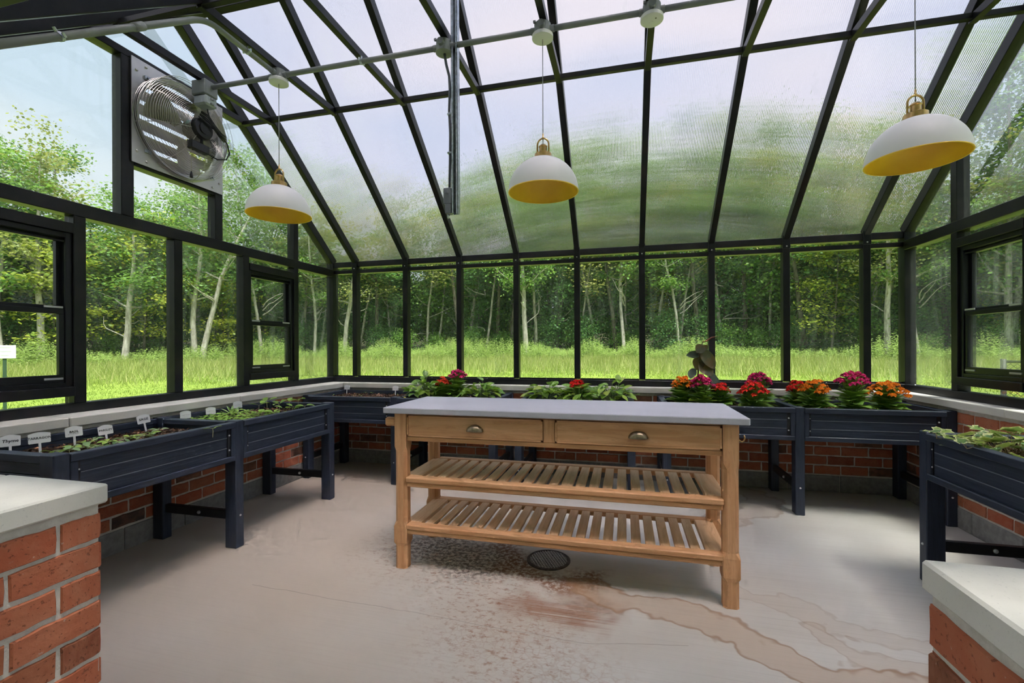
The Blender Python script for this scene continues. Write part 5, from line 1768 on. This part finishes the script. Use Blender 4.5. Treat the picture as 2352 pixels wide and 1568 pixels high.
for (b0, b1, wpx, yo, mt, tw) in RL:
    p0, p1 = rpx(*b0, yo * .3), rpx(*b1, yo - .03)
    x_ = (p1 - p0).normalized()
    n_ = Vector((tw, -1, .25)); n_ = (n_ - x_ * n_.dot(x_)).normalized()
    y_ = n_.cross(x_)
    Mx = Matrix((x_, y_, n_)).transposed().to_4x4(); Mx.translation = p0
    V_, F_ = blade_grid((p1 - p0).length, wpx * KP * 1.15, -.10, .22, 8)
    g = Geo(); g.add([Mx @ Vector(v) for v in V_], F_)
    st0 = rpx(1604, min(836, b0[1] + 4)) if b0[1] > 840 else p0 + Vector((0, .004, -.01))
    g.tube([st0, (st0 + p0) / 2 + Vector((0, 0, .012)), p0], .0022, 5)
    ob('leaf', g.mesh('leaf', mt, True), rb)
g = Geo(); g.tube([rpx(1614, 787, -.008), rpx(1621, 785), rpx(1632, 777), rpx(1646, 774)], [.003, .005, .006, .001], 6); g.tube([rpx(1614, 787, -.008), rpx(1614, 778)], [.003, .001], 5)
ob('leaf_sheath', g.mesh('leaf_sheath', simple('red_sheath', (.34, .12, .07), .5), True), rb)
# a wilted arching shoot and dry stalks between the blooms
dry = thing('bare_shoot', 'bare arching green shoot between the corner box flowers', 'plant', (col_x(1898, 4.0), 4.0, .728))
g = Geo(); g.tube([(0, 0, 0), (-.005, 0, .06), (.012, 0, .11), (.045, 0, .125), (.075, 0, .105), (.088, 0, .08)], .003, 6); g.tube([(.0, 0, .0), (.01, 0, .12), (-.015, 0, .17), (-.03, 0, .19)], .0022, 5)
ob('stem', g.mesh('stem', M_STEM, True), dry)
yl_ = thing('yellowed_leaf_sprig', 'yellowed drooping leaf at the left box edge beside the table', 'plant', (col_x(930, 3.86), 3.86, .735))
g = Geo(); put_leaf(g, blade_grid(.075, .05, .9, .2, 6), (0, 0, .035), 2.6, .7, .3); put_leaf(g, blade_grid(.055, .035, .7, .2, 5), (.01, 0, .02), 3.4, .2, 0)
ob('leaf', g.mesh('leaf', simple('yellow_leaf', (.62, .52, .05), .5), True), yl_)
g = Geo(); g.tube([(.03, 0, 0), (.0, 0, .035)], .002, 5); ob('stem', g.mesh('stem', M_STEM_P), yl_)

# variegated ivy
def mk_ivy():
    m, nt, out = nodes_of('variegated_ivy_leaf'); n = N(nt)
    at = n.new('ShaderNodeAttribute'); at.attribute_name = 'rim'
    g = n.new('ShaderNodeNewGeometry')
    base = n.ramp(g.outputs['Random Per Island'], [(0, (0.10, 0.21, 0.09)), (.4, (0.16, 0.30, 0.07)), (.8, (0.28, 0.42, 0.07)), (1, (0.40, 0.52, 0.09))])
    nz = n.noise(n.coord('Object'), 60, 2)
    f = n.smooth(n.math('ADD', at.outputs['Fac'], n.math('MULTIPLY', n.math('SUBTRACT', nz, .5), .9)), .55, .85)
    c = n.mix(f, base, (0.72, 0.72, 0.36))
    d = n.bsdf(c, .42, spec=.4)
    t = n.new('ShaderNodeBsdfTranslucent'); n.put(t.inputs['Color'], n.mix(.5, c, (.6, .7, .15)))
    nt.links.new(n.shmix(.3, d, t.outputs[0]), out.inputs['Surface'])
    return m
M_IVY = mk_ivy()
IVY_OUT = [(0, .16), (.20, .36), (.06, .50), (.50, .52), (.62, .26), (1.0, .0), (.62, -.26), (.50, -.52), (.06, -.50), (.20, -.36), (0, -.16)]
class IvyGeo:
    def __init__(s): s.v, s.f, s.r = [], [], []
    def leaf(s, p, az, pitch, roll, L):
        Mx = Matrix.Translation(p) @ Matrix.Rotation(az, 4, 'Z') @ Matrix.Rotation(-pitch, 4, 'Y') @ Matrix.Rotation(roll, 4, 'X')
        b = len(s.v)
        s.v.append(Mx @ Vector((.32 * L, 0, -.02 * L))); s.r.append(0.0)
        k = len(IVY_OUT)
        for i, (x, y) in enumerate(IVY_OUT):
            s.v.append(Mx @ Vector((.32 * L + (x - .32) * L * .55, y * L * .55, 0))); s.r.append(.35)
        for i, (x, y) in enumerate(IVY_OUT):
            s.v.append(Mx @ Vector((x * L, y * L, -.10 * L * (x - .3) ** 2 + .10 * L * abs(y)))); s.r.append(1.0)
        for i in range(k):
            j = (i + 1) % k
            s.f.append((b, b + 1 + i, b + 1 + j)); s.f.append((b + 1 + i, b + 1 + k + i, b + 1 + k + j, b + 1 + j))
    def mesh(s, name):
        me = mesh_from(name, s.v, s.f, M_IVY, True)
        at = me.attributes.new('rim', 'FLOAT', 'POINT')
        at.data.foreach_set('value', s.r)
        return me
def ivy(lab, base, vines, n_extra, rad, hmax):
    t = thing('ivy_plant', lab, 'ivy', base, 0, 'variegated ivy')
    lg, st_ = IvyGeo(), Geo()
    for pts in vines:
        st_.tube(pts, .0016, 5, False)
        for p in pts[1:]:
            for k in range(2):
                az = U(0, 6.28); q = Vector(p) + Vector((U(-.012, .012), U(-.012, .012), U(.012, .04)))
                st_.tube([p, q], .0011, 4, False)
                lg.leaf(q, az, U(-.1, .5), U(-.4, .4), U(.038, .062))
    for i in range(n_extra):
        a, q = U(0, 6.28), rad * math.sqrt(U(0, 1))
        p = Vector((q * math.cos(a), q * math.sin(a), hmax * (1 - (q / rad) ** 2) * U(.45, 1.0) + .012))
        st_.tube([(p.x * .4, p.y * .4, .0), (p.x * .8, p.y * .8, p.z * .5), p], .0012, 4, False)
        lg.leaf(p, a + U(-.9, .9), U(-.2, .6), U(-.6, .6), U(.050, .088))
    ob('leaves', lg.mesh('leaves'), t)
    ob('vines', st_.mesh('vines', simple('ivy_vine_' + str(len(MATS)), (.34, .24, .12), .6)), t)
ZS = .732
ivy('bushy variegated ivy clump near the far end of the right planter', (1.73, 2.58, ZS),
    [[(0, 0, .01), (-.06, .08, .02), (-.12, .14, .03), (-.17, .20, .035), (-.21, .23, .03)],
     [(0, 0, .01), (.02, .12, .03), (.03, .20, .05), (.0, .25, .055)],
     [(0, 0, .01), (-.08, -.02, .02), (-.15, -.06, .045), (-.21, -.10, .05), (-.255, -.13, .048)],
     [(0, 0, .01), (-.10, .05, .03), (-.19, .09, .045), (-.24, .10, .05)]], 75, .19, .13)
ivy('second variegated ivy clump cut by the right edge of the photo', (1.92, 2.44, ZS),
    [[(0, 0, .01), (-.08, .06, .03), (-.16, .10, .03), (-.22, .06, .035)], [(0, 0, .01), (-.10, -.08, .03), (-.2, -.12, .05), (-.28, -.15, .05)]], 70, .19, .19)

# ------------------------------------------------------------------ seedlings
M_SEED = leafy('seedling_leaf', [(0, (0.21, 0.42, 0.07)), (.6, (0.36, 0.58, 0.10)), (1, (0.50, 0.66, 0.15))], .35, .5)
M_SAGE = leafy('grey_green_leaf', [(0, (0.16, 0.29, 0.14)), (.6, (0.25, 0.40, 0.18)), (1, (0.36, 0.50, 0.22))], .25, .6)
def seedling(name, lab, x, y, z, h, nl, L, W, mat, group, spread=.5, rz=None):
    t = thing(name, lab, 'seedling', (x, y, z), U(0, 6.28) if rz is None else rz, group)
    lv, st_ = Geo(), Geo()
    st_.tube([(0, 0, -.005), (U(-.006, .006), U(-.006, .006), h * .6), (0, 0, h)], .0016, 5, False)
    for i in range(nl):
        az = i * 2 * math.pi / nl + U(-.4, .4) if nl <= 4 else i * 2.4
        p = Vector((0, 0, h * (1 if nl <= 4 else U(.4, 1))))
        q = p + Vector((math.cos(az), math.sin(az), .3)) * L * .25
        st_.tube([p, q], .001, 4, False)
        put_leaf(lv, blade_grid(L * U(.85, 1.15), W, U(.1, .5), .2, 4), q, az, spread + U(-.3, .3), U(-.4, .4))
    ob('leaves', lv.mesh('leaves', mat, True), t)
    ob('stem', st_.mesh('stem', M_STEM_P), t)
    return t
def left_pt(px, py, z):
    """floor-plan point of a photo pixel at height z"""
    u = (px - PX_C) / PX_F
    d = (CAM_H - z) * PX_F / (py - 797)
    return d * (-math.sin(TH) + u * math.cos(TH)), d * (math.cos(TH) + u * math.sin(TH))
# near herb box: low grey-green sprouts along the front edge
HERB = [(128, 1032, 5), (146, 1026, 6), (160, 1030, 5), (172, 1024, 5), (190, 1018, 4), (208, 1022, 4), (196, 1012, 5), (214, 1010, 4),
        (232, 1018, 6), (248, 1014, 5), (266, 1010, 5), (284, 1006, 6), (298, 1000, 5), (312, 996, 6), (326, 998, 6), (340, 992, 5), (352, 990, 4), (364, 986, 4)]
for i, (px, py, nl) in enumerate(HERB):
    x, y = left_pt(px, py, .74)
    x = min(x, -2.385)
    side = 'beside the basil marker' if px < 220 else ('beside the parsley marker' if px < 290 else 'beside the sage marker')
    seedling('herb_seedling', 'low grey-green herb seedling ' + side, x, y, .724, U(.012, .03), nl, U(.036, .052), U(.018, .026), M_SAGE if i % 3 else M_SEED, 'herb seedlings ' + side, .25)
# far box: bean seedlings standing taller at the far end
BEAN = [(594, 948, .075, 2), (612, 945, .095, 3), (601, 960, .05, 3), (640, 945, .075, 3), (652, 948, .05, 2), (664, 940, .080, 3), (673, 944, .05, 2), (688, 938, .085, 3), (630, 955, .04, 3), (700, 942, .05, 2)]
LB = ['first tall bean seedling right of the last white marker', 'tallest bean seedling with two heart leaves by the wall', 'low bean seedling in front of the tallest one', 'bean seedling with upright folded leaves mid row',
      'short bean seedling just right of the folded one', 'tall bean seedling left of the last one', 'short bean seedling before the last tall pair', 'last tall bean seedling by the planter corner', 'small yellowish bean seedling at the front', 'tiny bean seedling at the far corner']
for (px, py, h, nl), lab in zip(BEAN, LB):
    x, y = left_pt(px, py, .735)
    x = min(max(x, -2.90), -2.40); y = min(y, 3.20)
    seedling('bean_seedling', lab, x, y, .728, h, nl, .062, .042, M_SEED, 'bean seedlings', .35)
# far box: dense carpet of salad sprouts nobody could count
t = thing('salad_sprouts', 'dense bright green carpet of salad sprouts in the far left box', 'sprouts', (-2.66, 2.62, .728), kind='stuff')
lv = Geo()
for i in range(420):
    x, y = U(-.23, .26), U(-.22, .26)
    if y > .12 and random.random() < .5: continue
    h = U(.012, .04) + (.035 if -.12 < x < .06 and -.05 < y < .12 and random.random() < .5 else 0)
    az = U(0, 6.28)
    for k in range(2):
        L = U(.018, .032)
        put_leaf(lv, blade_grid(L, L * .75, .3, .2, 3), (x, y, h), az + k * 3.14 + U(-.4, .4), U(.0, .6), U(-.3, .3))
tag(ob('sprout_leaves', lv.mesh('sprout_leaves', M_SEED, True), t), kind='stuff')
lk = seedling('leek_tuft', 'blue-green upright leaf tuft among the salad sprouts', *left_pt(532, 950, .74), .728, .03, 6, .075, .018, M_SAGE, None, .9)
seedling('pepper_seedling', 'drooping seedling hanging over the box divider on the left', *left_pt(488, 985, .77), .735, .045, 3, .05, .024, M_SEED, None, .0)
# back left box: tiny sprouts
for i, (px, py) in enumerate([(724, 908), (738, 906), (765, 910), (788, 908), (812, 909), (829, 909), (860, 899), (888, 897), (914, 908), (919, 902)]):
    x, y = left_pt(px, py, .75)
    seedling('sprout', ('tiny pale sprout left of the back corner marker' if px < 800 else 'tiny pale sprout right of the back corner marker'), x, min(max(y, 3.80), 4.33), .747, U(.012, .028), 2, .022, .010, M_SEED, 'tiny sprouts in the back left box')

# ------------------------------------------------------------------ plant markers
M_TAG = simple('white_marker_plastic', (0.86, 0.86, 0.87), 0.5)
def text_mesh(body, size, mat):
    cu = bpy.data.curves.new('lettering', 'FONT')
    cu.body = body; cu.size = size; cu.align_x = 'CENTER'; cu.align_y = 'CENTER'; cu.resolution_u = 2; cu.shear = .12; cu.space_line = .8; cu.offset = size * .022
    tmp = bpy.data.objects.new('tmp', cu); COL.objects.link(tmp)
    dg = bpy.context.evaluated_depsgraph_get()
    me = bpy.data.meshes.new_from_object(tmp.evaluated_get(dg))
    bpy.data.objects.remove(tmp); bpy.data.curves.remove(cu)
    me.materials.clear(); me.materials.append(mat); me.name = 'lettering'
    return me
def scribble(w, seed):
    """a line of handwriting too small to read"""
    rr = random.Random(seed)
    g = Geo()
    x = -w / 2
    while x < w / 2:
        n_ = rr.randint(2, 4)
        pts = []
        for k in range(n_ + 1):
            pts.append((x, 0, rr.uniform(-.0022, .0026))); x += rr.uniform(.0018, .0030)
        g.tube(pts, .0005, 4, False)
        x += rr.uniform(.0005, .0016)
    return g.mesh('lettering', M_INK)
def marker(lab, text, loc, rz, w=.062, h=.042, stake=.06, tilt=0.0, ts=.0135):
    t = thing('plant_marker', lab, 'plant label', loc, rz, 'white plant markers')
    t.rotation_euler = (R(-8), tilt, rz)
    V, F = [], []
    top = [(-w / 2 + w * i / 10, h / 2 + .009 * math.sin(math.pi * i / 10)) for i in range(11)]
    out_ = [(-w / 2, -h / 2 + .003), (-w / 2 + .003, -h / 2), (w / 2 - .003, -h / 2), (w / 2, -h / 2 + .003)] + list(reversed(top))
    k = len(out_)
    V = [(x, -.001, z + stake + h / 2) for x, z in out_] + [(x, .001, z + stake + h / 2) for x, z in out_]
    F = [tuple(range(k)), tuple(reversed(range(k, 2 * k)))] + [(i, k + i, k + (i + 1) % k, (i + 1) % k) for i in range(k)]
    head = ob('head', mesh_from('head', V, F, M_TAG), t)
    box('stake', (-.0048, -.001, -.02), (.0048, .001, stake + .004), M_TAG, t)
    if '~' in (text or ''):
        text = text.replace('~', '').strip()
        tag(ob('lettering', scribble(w * .66, lab), head, (0, -.0016, stake + h / 2 - (.009 if text else -.002))), 'small black handwriting')
    if text:
        tag(ob('lettering', text_mesh(text, ts, M_INK), head, (0, -.0016, stake + h / 2 + .002), (R(90), 0, 0)), 'black handwritten name')
    return t
def mk(px, py_soil, z, *a, **k):
    x, y = left_pt(px, py_soil, z)
    return x, y
RZL = R(62)
for (px, py, text, lab, sc, tilt) in [(23, 1045, 'Thyme', 'white marker lettered Thyme, nearest in the herb planter', 1.0, 0), (92, 1037, 'TARRAGON', 'white marker lettered TARRAGON beside the thyme one', 1.15, -.03),
                            (172, 1020, 'BASIL ~', 'white marker lettered BASIL over a smaller second line', 1.0, -.05), (245, 1004, 'PARSLEY', 'low white marker lettered PARSLEY', .95, -.1), (328, 986, 'SAGE', 'leaning white marker lettered SAGE', .95, -.16),
                            ]:
    x, y = left_pt(px, py, .725)
    x = min(max(x, -2.90), -2.45)
    marker(lab, text, (x, y, .722), RZL, .068 * sc, .046, .055 if text != 'PARSLEY' else .03, tilt, .0150 if len(text) > 6 else .0195)
for (px, py, text, lab) in [(416, 968, '~', 'white marker at the left edge of the salad sprouts'), (470, 958, '~', 'white marker half hidden behind salad leaves'), (545, 948, '~', 'white marker just left of the bean seedlings')]:
    x, y = left_pt(px, py, .73)
    marker(lab, text, (min(max(x, -2.91), -2.45), y, .728), RZL, .062, .044, .035 if px < 540 else .05, 0, .013)
for (px, py, text, lab) in [(801, 902, '~', 'white marker in the back corner box by the wall end'), (912, 905, '~', 'white marker by the divider left of the table')]:
    x, y = left_pt(px, py, .747)
    marker(lab, text, (x, min(y, 4.3), .745), R(14), .062, .040, .05, 0, .0115)

# ------------------------------------------------------------------ the white house behind the entrance (seen in the reflections)
M_SIDING = simple('white_siding', (0.70, 0.71, 0.72), 0.6)
M_DARKWIN = simple('dark_window', (0.03, 0.035, 0.04), 0.1)
hs = thing('house', 'white clapboard house mirrored faintly in the back panes', 'house', (0, -2.4, -.2))
g = Geo(); g.box((-9, -.3, 0), (9, 0, 6.2)); ob('wall', g.mesh('wall', M_SIDING), hs)
for zz in range(14):
    box('siding_board', (-9, 0, .25 + zz * .42), (9, .018, .25 + zz * .42 + .40), M_SIDING, hs)
for x in (-6.2, -3.2, 3.0, 6.0):
    for z in (1.0, 3.9):
        w_ = box('window', (x - .6, .018, z), (x + .6, .05, z + 1.7), M_SIDING, hs, .01)
        box('glazing', (-.5, .014, -.75), (.5, .022, .75), M_DARKWIN, w_)
dw = box('door', (-.9, .018, .2), (.2, .05, 2.4), M_SIDING, hs, .01)
box('door_glass', (-.42, .014, -.85), (.42, .022, .9), M_DARKWIN, dw)

box('added_shade_roof', (-2.1, 0, 5.2), (2.7, 2.45, 5.35), M_SIDING, hs)  # added out of view to keep direct sun off the entrance caps
for x in (-1.95, 2.55):
    for y in (.25, 1.6):
        box('shade_roof_post', (x - .06, y, 0), (x + .06, y + .12, 5.2), M_SIDING, hs)  # unseen supports of the added shading roof
